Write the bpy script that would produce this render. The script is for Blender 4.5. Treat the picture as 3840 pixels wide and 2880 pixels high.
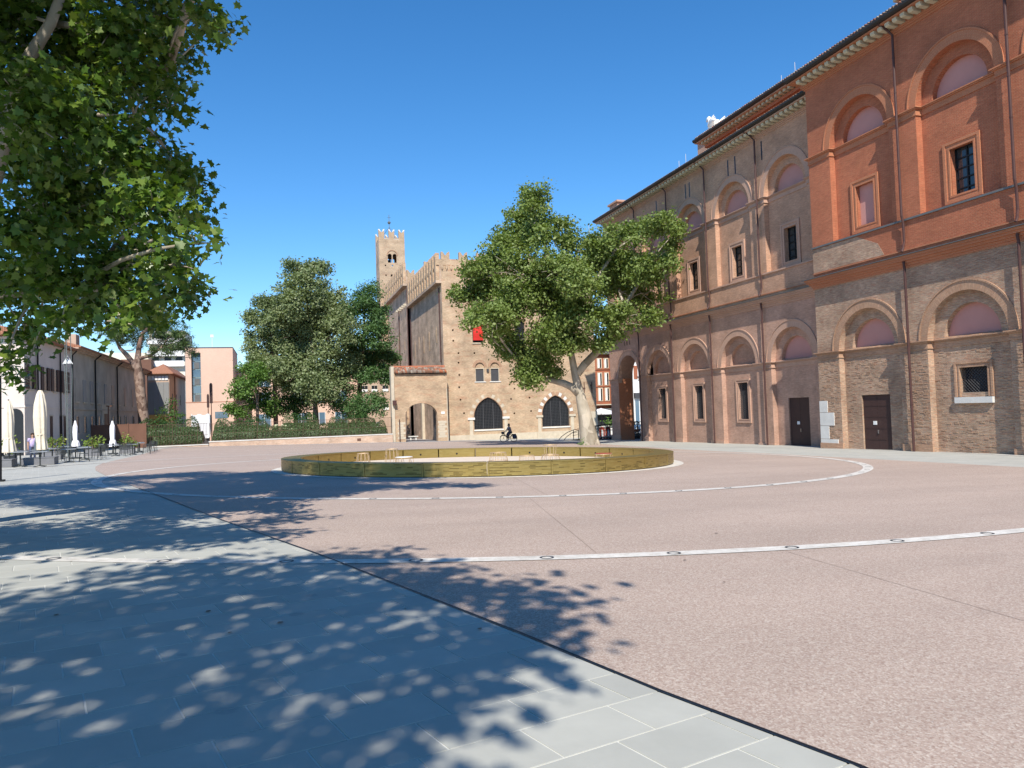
import bpy, math, random
import numpy as np
from mathutils import Vector, Matrix
from mathutils.geometry import tessellate_polygon

random.seed(7)
rng = np.random.default_rng(7)
PI = math.pi
for o in list(bpy.data.objects):
    bpy.data.objects.remove(o)
scene = bpy.context.scene
C = scene.collection

# ------------------------------------------------------------------ camera
# world: +Y runs along the theatre facade away from the camera, +X towards the theatre, metres
cam = bpy.data.cameras.new('camera')
cam.lens = 26.25; cam.sensor_width = 36; cam.clip_start = 0.05; cam.clip_end = 3000
camo = bpy.data.objects.new('camera', cam); C.objects.link(camo)
TILT, ROLL, YAW = math.radians(1.90), math.radians(1.933), math.radians(107.46)
def cam_axes():
    ct, st = math.cos(TILT), math.sin(TILT)
    f, u, r = Vector((0, ct, st)), Vector((0, -st, ct)), Vector((1, 0, 0))
    cr, sr = math.cos(ROLL), math.sin(ROLL)
    r2, u2 = cr*r - sr*u, sr*r + cr*u
    M = Matrix(((math.sin(YAW), -math.cos(YAW), 0), (math.cos(YAW), math.sin(YAW), 0), (0, 0, 1)))
    return M@r2, M@u2, M@f
r_, u_, f_ = cam_axes()
camo.matrix_world = Matrix(((r_.x, u_.x, -f_.x, 0), (r_.y, u_.y, -f_.y, 0), (r_.z, u_.z, -f_.z, 1.65), (0, 0, 0, 1)))
scene.camera = camo

# ------------------------------------------------------------------ sky, sun, exposure
SUN_AZ, SUN_EL = math.radians(18.0), math.radians(44.0)     # light travels SUN_AZ right of +Y
world = bpy.data.worlds.new('World'); scene.world = world; world.use_nodes = True
wn = world.node_tree
sky = wn.nodes.new('ShaderNodeTexSky'); sky.sky_type = 'NISHITA'; sky.sun_disc = False
sky.sun_elevation = SUN_EL
sky.sun_rotation = PI + SUN_AZ
sky.altitude = 0; sky.air_density = 1.0; sky.dust_density = 0.0; sky.ozone_density = 5.0
hs = wn.nodes.new('ShaderNodeHueSaturation'); hs.inputs['Saturation'].default_value = 1.24
wn.links.new(sky.outputs[0], hs.inputs['Color']); wn.links.new(hs.outputs[0], wn.nodes['Background'].inputs[0])
wn.nodes['Background'].inputs[1].default_value = 0.14
sun = bpy.data.lights.new('sun', 'SUN'); sun.energy = 5.0; sun.angle = math.radians(0.53); sun.color = (1.0, 0.945, 0.85)
suno = bpy.data.objects.new('sun', sun); C.objects.link(suno)
ldir = Vector((math.sin(SUN_AZ)*math.cos(SUN_EL), math.cos(SUN_AZ)*math.cos(SUN_EL), -math.sin(SUN_EL)))
suno.rotation_euler = ldir.to_track_quat('-Z', 'Y').to_euler(); suno.location = (-10, -40, 60)
scene.view_settings.view_transform = 'Standard'; scene.view_settings.look = 'None'
scene.view_settings.exposure = 0.37; scene.view_settings.gamma = 1; scene.view_settings.use_curve_mapping = False
scene.cycles.max_bounces = 6; scene.cycles.transparent_max_bounces = 6

# ------------------------------------------------------------------ ground height
GX, GY = -0.02295, -0.01563
def gz(x, y):
    return max(-2.4, min(0.6, GX*x + GY*y))

# ------------------------------------------------------------------ materials
MATS = {}
class NT:
    def __init__(s, name):
        s.m = bpy.data.materials.new(name); s.m.use_nodes = True; s.t = s.m.node_tree
        s.b = s.t.nodes['Principled BSDF']; s.b.inputs['Roughness'].default_value = 0.85
        s.b.inputs['Specular IOR Level'].default_value = 0.3
        MATS[name] = s.m
    def n(s, typ, **kw):
        nd = s.t.nodes.new('ShaderNode'+typ)
        for k, v in kw.items():
            if k.startswith('_'): setattr(nd, k[1:], v)
            else:
                key = int(k[1:]) if k[0] == 'i' and k[1:].isdigit() else k.replace('__', ' ')
                if hasattr(v, 'is_output'): s.t.links.new(v, nd.inputs[key])
                else: nd.inputs[key].default_value = v
        return nd
    def link(s, a, b): s.t.links.new(a, b)
    def uv(s, sx=1, sy=1, rot=0):
        return s.n('Mapping', Vector=s.n('TexCoord').outputs['UV'], Scale=(sx, sy, 1), Rotation=(0, 0, rot)).outputs[0]
    def pos(s, sx=1, sy=1, sz=1, rot=0):
        return s.n('Mapping', Vector=s.n('NewGeometry').outputs['Position'], Scale=(sx, sy, sz), Rotation=(0, 0, rot)).outputs[0]
    def noise(s, vec, scale, detail=4, rough=.55):
        return s.n('TexNoise', Vector=vec, Scale=scale, Detail=detail, Roughness=rough).outputs[0]
    def ramp(s, fac, stops):
        r = s.n('ValToRGB', Fac=fac); e = r.color_ramp.elements
        col = lambda c: (c, c, c, 1) if isinstance(c, (int, float)) else (c[0], c[1], c[2], 1)
        e[0].position, e[0].color = stops[0][0], col(stops[0][1]); e[1].position, e[1].color = stops[-1][0], col(stops[-1][1])
        for p, c in stops[1:-1]:
            el = e.new(p); el.color = col(c)
        return r.outputs[0]
    def mix(s, fac, a, b, blend='MIX'):
        nd = s.t.nodes.new('ShaderNodeMix'); nd.data_type = 'RGBA'; nd.blend_type = blend
        for sock, v in ((nd.inputs[0], fac), (nd.inputs[6], a), (nd.inputs[7], b)):
            if hasattr(v, 'is_output'): s.t.links.new(v, sock)
            elif isinstance(v, (int, float)): sock.default_value = v
            else: sock.default_value = (v[0], v[1], v[2], 1)
        return nd.outputs[2]
    def base(s, col): s.t.links.new(col, s.b.inputs['Base Color'])
    def bump(s, h, strength=.3, dist=.02):
        b = s.n('Bump', Height=h, Strength=strength, Distance=dist); s.link(b.outputs[0], s.b.inputs['Normal'])

def plain(name, col, rough=.8, var=.12, scale=3.0, metal=0.0, bump=0.0, bscale=40):
    s = NT(name)
    nz = s.noise(s.pos(), scale, 5)
    s.base(s.mix(1.0, col, s.ramp(nz, [(0.25, 1-var), (0.75, 1+var)]), 'MULTIPLY'))
    s.b.inputs['Roughness'].default_value = rough; s.b.inputs['Metallic'].default_value = metal
    if bump: s.bump(s.noise(s.pos(), bscale, 4), bump, .01)
    return s.m

def brick(name, c1, c2, mortar, bw=.27, rh=.068, var=.25, odd=None, oddamt=.5, bump=.5, stain=.25, msize=.012, streak=.2, pat=1.0, blot=0.0):
    s = NT(name)
    uv = s.uv()
    wob = s.noise(uv, 1.5, 3)
    uv2 = s.n('VectorMath', _operation='ADD', i0=uv, i1=s.n('CombineXYZ', X=0.0, Y=s.n('Math', _operation='MULTIPLY', i0=wob, i1=.03).outputs[0]).outputs[0]).outputs[0]
    br = s.n('TexBrick', Vector=uv2, Color1=(*c1, 1), Color2=(*c2, 1), Mortar=(*mortar, 1), Scale=1.0)
    br.inputs['Mortar Size'].default_value = msize; br.inputs['Mortar Smooth'].default_value = .3
    br.inputs['Brick Width'].default_value = bw; br.inputs['Row Height'].default_value = rh
    col = br.outputs[0]
    st = s.noise(s.uv(1.2*pat, 9*pat**1.6), 1.6, 5, .7)                       # courses of differing bricks
    if odd: col = s.mix(s.ramp(st, [(.5, 0), (.66, oddamt)]), col, odd)
    col = s.mix(1.0, col, s.ramp(s.noise(s.uv(1.5, 8), 2.2, 4, .7), [(.3, 1-var), (.7, 1+var)]), 'MULTIPLY')
    big = s.noise(s.uv(.5, .35), .9, 6, .6)
    col = s.mix(1.0, col, s.ramp(big, [(.3, 1-stain), (.6, 1+.35*stain)]), 'MULTIPLY')
    if blot:
        col = s.mix(1.0, col, s.ramp(s.noise(s.uv(.45, .8), 1.3, 7, .72), [(.36, 1-blot), (.5, 1.0), (.64, 1+blot*.7)]), 'MULTIPLY')
    s.base(col)
    hgt = s.mix(.45, br.outputs[1], s.noise(s.uv(3, 14), 4, 3, .6))
    inv = s.n('Invert', Color=br.outputs[1]).outputs[0]
    h = s.mix(.5, inv, s.noise(s.uv(3, 14), 3, 4, .7))
    s.bump(h, bump, .025)
    s.b.inputs['Roughness'].default_value = .92
    return s.m

brick('brick_orange', (.43, .12, .058), (.36, .097, .047), (.40, .19, .11), bw=.25, rh=.06, var=.2, stain=.14, bump=.6, odd=(.47, .20, .10), oddamt=.5, blot=.1)
brick('brick_orange_trim', (.46, .16, .078), (.42, .14, .068), (.45, .23, .13), bw=.25, rh=.06, var=.12, stain=.1, bump=.3)
brick('brick_old', (.47, .31, .20), (.37, .225, .15), (.42, .34, .26), var=.35, odd=(.40, .18, .11), oddamt=.75, bump=1.0, stain=.3, blot=.15)
brick('brick_old_trim', (.42, .25, .155), (.38, .205, .125), (.4, .28, .19), var=.25, stain=.25, odd=(.5, .3, .2), oddamt=.5)
brick('brick_pink', (.53, .295, .185), (.46, .245, .15), (.47, .32, .23), var=.24, stain=.2, odd=(.54, .35, .24), oddamt=.6, bump=.7, blot=.14)
brick('brick_pink_low', (.49, .285, .20), (.43, .245, .17), (.44, .30, .235), var=.2, stain=.22, odd=(.5, .34, .26), oddamt=.6, bump=.7, blot=.16)
brick('brick_pink_trim', (.50, .31, .225), (.46, .28, .2), (.46, .31, .23), var=.1, stain=.12, bump=.3)
brick('brick_castle', (.52, .365, .235), (.455, .31, .19), (.54, .42, .295), var=.26, odd=(.43, .24, .15), oddamt=.7, bump=.9, stain=.2, pat=.3, blot=.2)
brick('brick_castle_side', (.58, .41, .29), (.52, .365, .255), (.38, .31, .24), var=.15, odd=(.42, .27, .19), oddamt=.45, stain=.35, bump=.35, pat=.4, blot=.25)
brick('brick_tower', (.45, .325, .215), (.40, .285, .185), (.48, .37, .265), var=.22, odd=(.40, .25, .17), oddamt=.5, stain=.15, pat=.3, blot=.2)
brick('brick_wall_low', (.52, .35, .25), (.47, .29, .205), (.55, .44, .34), var=.18, odd=(.58, .47, .38), oddamt=.6, stain=.15, pat=.4, blot=.15)
brick('brick_modern', (.68, .46, .35), (.64, .43, .325), (.66, .48, .38), var=.06, stain=.06, bump=.15)
brick('brick_red_house', (.36, .12, .06), (.32, .10, .055), (.34, .14, .08), var=.1, stain=.08)

plain('pink_plaster', (.52, .27, .235), .9, .06, 1.2)
plain('stone_white', (.62, .60, .56), .7, .1, 2)
plain('stone_cream', (.50, .43, .33), .8, .14, 2, bump=.2)
plain('wire_gold', (.52, .38, .24), .6, .1, 6, metal=.3)
plain('bracket_stone', (.50, .46, .33), .85, .15, 4)
plain('dark_metal', (.012, .012, .014), .5, .1, 3)
plain('pipe_brown', (.075, .035, .03), .5, .15, 3)
plain('black_gutter', (.03, .026, .024), .55, .15, 2)
plain('door_brown', (.055, .028, .024), .6, .12, 2)
plain('lead_grey', (.13, .135, .135), .5, .15, 2)
plain('iron_grille', (.06, .06, .065), .55, .1, 3)
plain('fence_rust', (.10, .06, .04), .7, .2, 4)
plain('corten', (.15, .075, .05), .8, .12, 1.5)
plain('plaster_cream', (.62, .54, .48), .9, .08, .8, bump=.1)
plain('plaster_grey', (.40, .345, .285), .92, .22, .6, bump=.15)
plain('plaster_tan', (.45, .33, .25), .9, .12, .6)
plain('plaster_ochre', (.62, .36, .10), .9, .08, .8)
plain('cladding_grey', (.22, .22, .215), .6, .05, 1)
plain('shutter_brown', (.06, .028, .024), .6, .1, 2)
plain('window_dark', (.02, .022, .026), .25, .1, 2)
plain('white_paint', (.75, .74, .72), .7, .05, 2)
plain('apart_white', (.70, .64, .52), .8, .06, 1)
plain('red_banner', (.55, .028, .02), .7, .08, 2)
plain('parasol_cream', (.72, .64, .50), .85, .08, 6)
plain('parasol_white', (.78, .76, .78), .85, .06, 6)
plain('planter_grey', (.17, .17, .18), .7, .1, 3)
plain('table_grey', (.26, .28, .30), .45, .08, 3)
plain('chair_dark', (.045, .05, .05), .55, .1, 3)
plain('tarp_white', (.70, .70, .72), .7, .08, 2)
plain('skin', (.45, .26, .18), .6, .05, 6)
plain('hair_dark', (.03, .018, .012), .7, .1, 8)
plain('cloth_grey', (.20, .20, .23), .9, .25, 12)
plain('cloth_navy', (.055, .055, .085), .9, .2, 9)
plain('cloth_lilac', (.52, .42, .62), .9, .25, 14)
plain('cloth_white', (.75, .74, .74), .9, .06, 10)
plain('cloth_blue', (.08, .10, .2), .9, .1, 10)
plain('tyre_black', (.02, .02, .02), .8, .1, 10)
plain('bike_white', (.72, .68, .60), .4, .05, 5)
plain('chrome', (.6, .6, .6), .3, .05, 5, metal=1)
plain('basket_brown', (.22, .09, .05), .8, .2, 30)
plain('statue_white', (.80, .79, .76), .7, .1, 4)
plain('red_board', (.30, .05, .03), .7, .1, 2)
plain('steel_grey', (.16, .18, .17), .4, .08, 2, metal=.4)
plain('soil', (.06, .045, .03), .95, .2, 5)
plain('fountain_sand', (.66, .55, .44), .9, .06, 3)
plain('mortar_light', (.60, .59, .54), .9, .1, 6)
plain('street_grey', (.30, .28, .27), .9, .1, .7)
plain('saw_cut', (.31, .235, .195), .9, .1, 3)
plain('sign_white', (.75, .75, .73), .6, .04, 3)

def roof_tile_mat():
    s = NT('roof_tile')
    isl = s.n('Math', _operation='FRACT', i0=s.n('Math', _operation='ADD', i0=s.n('NewGeometry').outputs['Random Per Island'], i1=s.n('ObjectInfo').outputs['Random']).outputs[0]).outputs[0]
    c = s.ramp(isl, [(0, (.22, .11, .07)), (.3, (.34, .22, .15)), (.55, (.42, .36, .29)), (.8, (.16, .11, .085)), (1, (.50, .17, .08))])
    s.base(s.mix(1.0, c, s.ramp(s.noise(s.pos(), 9, 4), [(.3, .7), (.7, 1.2)]), 'MULTIPLY'))
roof_tile_mat()
def roof_sheet_mat():
    s = NT('roof_sheet')
    w = s.n('TexWave', Vector=s.uv(), Scale=2.2, Distortion=.6).outputs[0]
    c = s.ramp(s.noise(s.uv(3, 2), 3, 4), [(.25, (.24, .11, .07)), (.5, (.38, .17, .1)), (.75, (.45, .27, .18))])
    s.base(c); s.bump(w, .8, .06)
roof_sheet_mat()
def gold_mat(name, pattern):
    s = NT(name)
    s.b.inputs['Metallic'].default_value = .75; s.b.inputs['Roughness'].default_value = .42
    col = s.mix(s.ramp(s.noise(s.uv(1, 6), 3, 4), [(.3, 0), (.7, 1)]), (.34, .245, .075), (.42, .315, .115))
    if pattern:
        br = s.n('TexBrick', Vector=s.uv(), Scale=1.0, Color1=(0, 0, 0, 1), Color2=(1, 1, 1, 1), Mortar=(.35, .35, .35, 1))
        br.inputs['Brick Width'].default_value = .2; br.inputs['Row Height'].default_value = .045; br.inputs['Mortar Size'].default_value = .004; br.offset = .37; br.offset_frequency = 3; br.squash = 1.6
        m = s.ramp(br.outputs[0], [(.60, 1), (.86, .55)])
        col = s.mix(1.0, col, m, 'MULTIPLY')
        s.bump(br.outputs[0], .25, .008)
    s.base(col)
gold_mat('gold_patterned', True); gold_mat('gold_plain', False)
def glass_mat():
    s = NT('glass_pane')
    s.b.inputs['Base Color'].default_value = (.035, .045, .05, 1); s.b.inputs['Roughness'].default_value = .06
    s.b.inputs['Specular IOR Level'].default_value = .8
    s2 = NT('glass_blue'); s2.b.inputs['Base Color'].default_value = (.10, .17, .24, 1); s2.b.inputs['Roughness'].default_value = .08
    s2.b.inputs['Specular IOR Level'].default_value = .9
glass_mat()
def foliage(name, c_dark, c_mid, c_light, trans=.35, rough=.5):
    s = NT(name)
    isl = s.n('NewGeometry').outputs['Random Per Island']
    big = s.noise(s.pos(), .55, 2)
    c = s.ramp(s.mix(.35, isl, big), [(.1, c_dark), (.5, c_mid), (.9, c_light)])
    s.base(c); s.b.inputs['Roughness'].default_value = rough; s.b.inputs['Specular IOR Level'].default_value = .35
    tr = s.n('BsdfTranslucent', Color=s.mix(1.0, c, (1.5, 1.6, .5), 'MULTIPLY'))
    mx = s.n('MixShader', Fac=trans); s.link(s.b.outputs[0], mx.inputs[1]); s.link(tr.outputs[0], mx.inputs[2])
    s.link(mx.outputs[0], s.t.nodes['Material Output'].inputs[0])
foliage('leaf_plane', (.115, .17, .037), (.165, .225, .055), (.25, .30, .10), .28)
foliage('leaf_near', (.055, .11, .017), (.095, .165, .026), (.20, .26, .05), .28, .35)
foliage('leaf_lime', (.125, .17, .068), (.18, .225, .095), (.29, .32, .175), .25)
foliage('leaf_dark', (.055, .115, .035), (.08, .155, .048), (.12, .195, .065), .25)
foliage('leaf_bright', (.075, .15, .028), (.11, .20, .04), (.16, .25, .06), .3)
foliage('leaf_shrub', (.05, .11, .022), (.07, .14, .03), (.10, .17, .04), .25)
foliage('leaf_pine', (.04, .075, .02), (.065, .11, .03), (.11, .15, .045), .15)
foliage('leaf_hedge', (.026, .07, .016), (.04, .095, .022), (.06, .125, .03), .1)
foliage('leaf_yellow', (.20, .24, .04), (.14, .22, .04), (.32, .32, .08), .3)
foliage('flower_pale', (.45, .5, .25), (.6, .62, .4), (.65, .68, .5), .2)
def bark(name, a, b, c, scale):
    s = NT(name)
    v = s.n('TexVoronoi', Vector=s.n('VectorMath', _operation='ADD', i0=s.pos(1, 1, .7), i1=s.mix(.25, (0, 0, 0), s.n('TexNoise', Vector=s.pos(), Scale=scale*1.5).outputs[1])).outputs[0], Scale=scale)
    f = s.noise(s.pos(1, 1, .6), scale*1.2, 5, .6)
    s.base(s.ramp(s.mix(.55, v.outputs[1], f), [(.3, a), (.48, b), (.62, c)]))
    s.bump(s.noise(s.pos(1, 1, .4), scale*5, 5), .4, .03)
bark('bark_plane', (.26, .22, .165), (.39, .34, .265), (.50, .43, .34), 1.5)
bark('bark_brown', (.10, .07, .05), (.17, .12, .085), (.26, .19, .14), 4)
bark('bark_pine', (.10, .06, .045), (.20, .13, .10), (.32, .23, .18), 3)
def ground_mats():
    s = NT('washed_aggregate')                                    # pink exposed-aggregate concrete
    p = s.pos()
    peb = s.n('TexVoronoi', Vector=p, Scale=85.0)
    c = s.ramp(peb.outputs[1], [(0, (.29, .20, .155)), (.35, (.39, .285, .23)), (.6, (.45, .345, .28)), (.85, (.58, .50, .42)), (1, (.36, .275, .245))])
    c = s.mix(.3, c, s.ramp(s.noise(p, 35, 2), [(.35, (.27, .19, .155)), (.65, (.55, .45, .38))]))
    c = s.mix(1.0, c, s.ramp(s.noise(s.pos(.4, 1.2, 1, .3), .5, 6, .6), [(.3, .90), (.7, 1.07)]), 'MULTIPLY')
    c = s.mix(s.ramp(s.noise(p, 1.3, 5, .7), [(.56, 0), (.8, .22)]), c, (.25, .19, .165))
    c = s.mix(s.ramp(s.noise(s.pos(.25, .25, 1), .35, 7, .72), [(.5, 0), (.72, .28)]), c, (.30, .235, .20))
    c = s.mix(s.ramp(s.noise(s.pos(2.5, .12, 1, .9), .8, 5, .6), [(.60, 0), (.75, .14)]), c, (.55, .45, .38))
    s.base(c); s.bump(peb.outputs[0], .25, .006); s.b.inputs['Roughness'].default_value = .8
    s = NT('paving_grey')
    p = s.pos(1, 1, 1, -math.radians(15))
    br = s.n('TexBrick', Vector=p, Scale=1.0, Color1=(.405, .40, .36, 1), Color2=(.44, .43, .385, 1), Mortar=(.54, .53, .48, 1))
    br.inputs['Brick Width'].default_value = .61; br.inputs['Row Height'].default_value = .41; br.inputs['Mortar Size'].default_value = .006; br.offset = .37
    c = s.mix(1.0, br.outputs[0], s.ramp(s.noise(s.pos(), .7, 6, .65), [(.3, .9), (.7, 1.06)]), 'MULTIPLY')
    s.base(c); s.b.inputs['Roughness'].default_value = .9; s.b.inputs['Specular IOR Level'].default_value = .15
    s = NT('slab_stone')
    isl = s.n('ObjectInfo').outputs['Random']
    c = s.ramp(isl, [(0, (.395, .39, .35)), (.5, (.425, .42, .375)), (1, (.46, .45, .40))])
    c = s.mix(1.0, c, s.ramp(s.noise(s.pos(), 1.6, 6, .65), [(.3, .92), (.7, 1.06)]), 'MULTIPLY')
    spot = s.n('TexVoronoi', Vector=s.pos(), Scale=1.3)
    c = s.mix(s.ramp(s.n('Math', _operation='ADD', i0=spot.outputs[0], i1=s.n('Math', _operation='MULTIPLY', i0=s.noise(s.pos(), 5, 3), i1=.25).outputs[0]).outputs[0], [(.19, .35), (.215, 0)]), c, (.24, .25, .25))
    s.base(c); s.b.inputs['Roughness'].default_value = .9; s.b.inputs['Specular IOR Level'].default_value = .15
    s.bump(s.noise(s.pos(), 60, 3), .08, .004)
    s = NT('band_white')                                           # veined white stone
    v = s.noise(s.pos(), 7, 6, .75)
    c = s.ramp(v, [(.3, (.48, .44, .38)), (.46, (.60, .56, .50)), (.55, (.68, .64, .58)), (.8, (.72, .69, .64))])
    s.base(s.mix(1.0, c, s.ramp(s.noise(s.pos(), 1.1, 5, .7), [(.3, .84), (.65, 1.04)]), 'MULTIPLY')); s.b.inputs['Roughness'].default_value = .85
ground_mats()

# ------------------------------------------------------------------ mesh building
class MB:
    def __init__(s): s.v = []; s.f = []; s.uv = {}
    def face(s, pts, uv=None):
        b = len(s.v); s.v += [tuple(p) for p in pts]; s.f.append(list(range(b, b+len(pts))))
        if uv: s.uv[len(s.f)-1] = uv
    def box(s, x0, x1, y0, y1, z0, z1, M=None):
        b = len(s.v)
        P = [(x, y, z) for z in (z0, z1) for y in (y0, y1) for x in (x0, x1)]
        if M is not None: P = [tuple(M @ Vector(p)) for p in P]
        s.v += P
        for q in ((0, 2, 3, 1), (4, 5, 7, 6), (0, 1, 5, 4), (2, 6, 7, 3), (0, 4, 6, 2), (1, 3, 7, 5)): s.f.append([b+i for i in q])
        return s
    def bar(s, a, b, w, h=None, n=4):
        return s.tube([a, b], w/2 if h is None else w/2, n)
    def tube(s, path, r, n=8, cap=True):
        path = [Vector(p) for p in path]; R = [r]*len(path) if isinstance(r, (int, float)) else list(r)
        b0 = len(s.v); prev = None
        for i, p in enumerate(path):
            d = (path[min(i+1, len(path)-1)] - path[max(i-1, 0)]).normalized()
            if prev is None: a = d.orthogonal().normalized()
            else:
                a = prev - d*prev.dot(d); a = a.normalized() if a.length > 1e-6 else d.orthogonal().normalized()
            prev = a; c = d.cross(a)
            for k in range(n):
                t = 2*PI*k/n + (PI/4 if n == 4 else 0); s.v.append(tuple(p + (a*math.cos(t) + c*math.sin(t))*R[i]))
        for i in range(len(path)-1):
            for k in range(n):
                k2 = (k+1) % n; s.f.append([b0+i*n+k, b0+i*n+k2, b0+(i+1)*n+k2, b0+(i+1)*n+k])
        if cap:
            s.f.append([b0+k for k in range(n)][::-1]); s.f.append([b0+(len(path)-1)*n+k for k in range(n)])
        return s
    def lathe(s, prof, c=(0, 0, 0), n=16, wob=None):
        b = len(s.v)
        for j, (r, z) in enumerate(prof):
            for k in range(n):
                t = 2*PI*k/n; rr = r*(wob(t, j) if wob else 1)
                s.v.append((c[0]+rr*math.cos(t), c[1]+rr*math.sin(t), c[2]+z))
        for j in range(len(prof)-1):
            for k in range(n):
                k2 = (k+1) % n; s.f.append([b+j*n+k, b+j*n+k2, b+(j+1)*n+k2, b+(j+1)*n+k])
        s.f.append([b+k for k in range(n)][::-1]); s.f.append([b+(len(prof)-1)*n+k for k in range(n)])
        return s
    def prism(s, poly, axis, a0, a1):
        # poly in the plane normal to axis ('x': (y,z), 'y': (x,z), 'z': (x,y))
        def P(p, a): return {'x': (a, p[0], p[1]), 'y': (p[0], a, p[1]), 'z': (p[0], p[1], a)}[axis]
        n = len(poly); b = len(s.v)
        s.v += [P(p, a0) for p in poly] + [P(p, a1) for p in poly]
        for i in range(n):
            j = (i+1) % n; s.f.append([b+i, b+j, b+n+j, b+n+i])
        for tri in tessellate_polygon([[Vector((p[0], p[1], 0)) for p in poly]]):
            s.f.append([b+t for t in tri]); s.f.append([b+n+t for t in reversed(tri)])
        return s
    def plate(s, axis, a, outer, holes, depth):
        # wall face in plane axis=a with holes whose reveals run back by depth (signed)
        def P(p, q): return (q, p[0], p[1]) if axis == 'x' else (p[0], q, p[1])
        loops = [outer]+holes
        flat = [p for l in loops for p in l]
        b = len(s.v); s.v += [P(p, a) for p in flat]
        for tri in tessellate_polygon([[Vector((p[0], p[1], 0)) for p in l] for l in loops]): s.f.append([b+t for t in tri])
        for h in holes:
            n = len(h)
            for i in range(n):
                p, q = h[i], h[(i+1) % n]
                L = math.hypot(p[0]-q[0], p[1]-q[1])
                s.face([P(p, a), P(q, a), P(q, a+depth), P(p, a+depth)])
        return s
    def annulus(s, axis, c, r0, r1, a0, a1, t0=0, t1=PI, n=24):
        # arch ring: centre c in plane, extruded between a0 (front) and a1, bricks laid radially (uv)
        def P(r, t, q):
            u, z = c[0]+r*math.cos(t), c[1]+r*math.sin(t)
            return (q, u, z) if axis == 'x' else (u, q, z)
        for i in range(n):
            ta, tb = t0+(t1-t0)*i/n, t0+(t1-t0)*(i+1)/n
            rm = (r0+r1)/2; ua, ub = ta*rm, tb*rm
            s.face([P(r0, ta, a0), P(r1, ta, a0), P(r1, tb, a0), P(r0, tb, a0)], [(0, ua), (r1-r0, ua), (r1-r0, ub), (0, ub)])
            for r, w in ((r0, 1), (r1, 0)):
                s.face([P(r, ta, a0), P(r, tb, a0), P(r, tb, a1), P(r, ta, a1)], [(0, ua), (0, ub), (abs(a1-a0), ub), (abs(a1-a0), ua)])
        for t in (t0, t1):
            s.face([P(r0, t, a0), P(r1, t, a0), P(r1, t, a1), P(r0, t, a1)])
        return s
    def build(s, name, mat, parent=None, smooth=False, kind=None, label=None):
        me = bpy.data.meshes.new(name); me.from_pydata(s.v, [], s.f)
        me.materials.append(MATS[mat]); me.update()
        n = len(me.loops)
        co = np.empty(len(me.vertices)*3); me.vertices.foreach_get('co', co); co = co.reshape(-1, 3)
        li = np.empty(n, int); me.loops.foreach_get('vertex_index', li)
        nr = np.empty(len(me.polygons)*3); me.polygons.foreach_get('normal', nr); nr = np.abs(nr.reshape(-1, 3))
        lt = np.empty(len(me.polygons), int); me.polygons.foreach_get('loop_total', lt)
        ax = np.repeat(np.argmax(nr*np.array([1, 1, .9]), axis=1), lt); p = co[li]
        uv = np.where((ax == 0)[:, None], p[:, [1, 2]], np.where((ax == 1)[:, None], p[:, [0, 2]], p[:, [0, 1]]))
        st = np.concatenate([[0], np.cumsum(lt)])
        for fi, u in s.uv.items(): uv[st[fi]:st[fi]+len(u)] = u
        l = me.uv_layers.new(name='UVMap'); l.data.foreach_set('uv', uv.ravel())
        if smooth: me.polygons.foreach_set('use_smooth', np.ones(len(me.polygons), bool))
        return link(name, me, parent, kind, label)

def link(name, me, parent=None, kind=None, label=None):
    o = bpy.data.objects.new(name, me); C.objects.link(o)
    if parent is not None:
        o.parent = parent
        o.matrix_parent_inverse = parent.matrix_basis.inverted()   # meshes are modelled in world metres
    if kind: o['kind'] = kind
    if label: o['label'] = label
    return o
def thing(name, label, cat, loc=(0, 0, 0), rz=0, group=None):
    o = bpy.data.objects.new(name, None); C.objects.link(o); o.location = loc; o.rotation_euler = (0, 0, rz)
    o.empty_display_size = .3
    return tag(o, label, cat, group)
def tag(o, label, cat, group=None, kind=None):
    o['label'] = label; o['category'] = cat
    if group: o['group'] = group
    if kind: o['kind'] = kind
    return o
def struct(o, label=None, cat=None):
    o['kind'] = 'structure'
    if label: o['label'] = label
    if cat: o['category'] = cat
    return o
def local(o, parent):
    # part modelled in the thing's own frame
    o.parent = parent; o.matrix_parent_inverse = Matrix.Identity(4); return o
def dup(root, loc, rz, label, group=None):
    def cp(o, par):
        c = o.copy(); C.objects.link(c)
        if par is not None: c.parent = par; c.matrix_parent_inverse = o.matrix_parent_inverse.copy()
        for ch in list(o.children): cp(ch, c)
        return c
    r = cp(root, None); r.location = loc; r.rotation_euler = (0, 0, rz); r['label'] = label
    if group: r['group'] = group
    return r
def share(src, parent, loc=None, M=None, name=None):
    c = bpy.data.objects.new(name or src.name.split('.')[0], src.data); C.objects.link(c); c.parent = parent
    c.matrix_parent_inverse = parent.matrix_basis.inverted()
    if M is not None: c.matrix_basis = M
    elif loc is not None: c.location = loc
    if src.get('label'): c['label'] = src['label']
    return c
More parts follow.
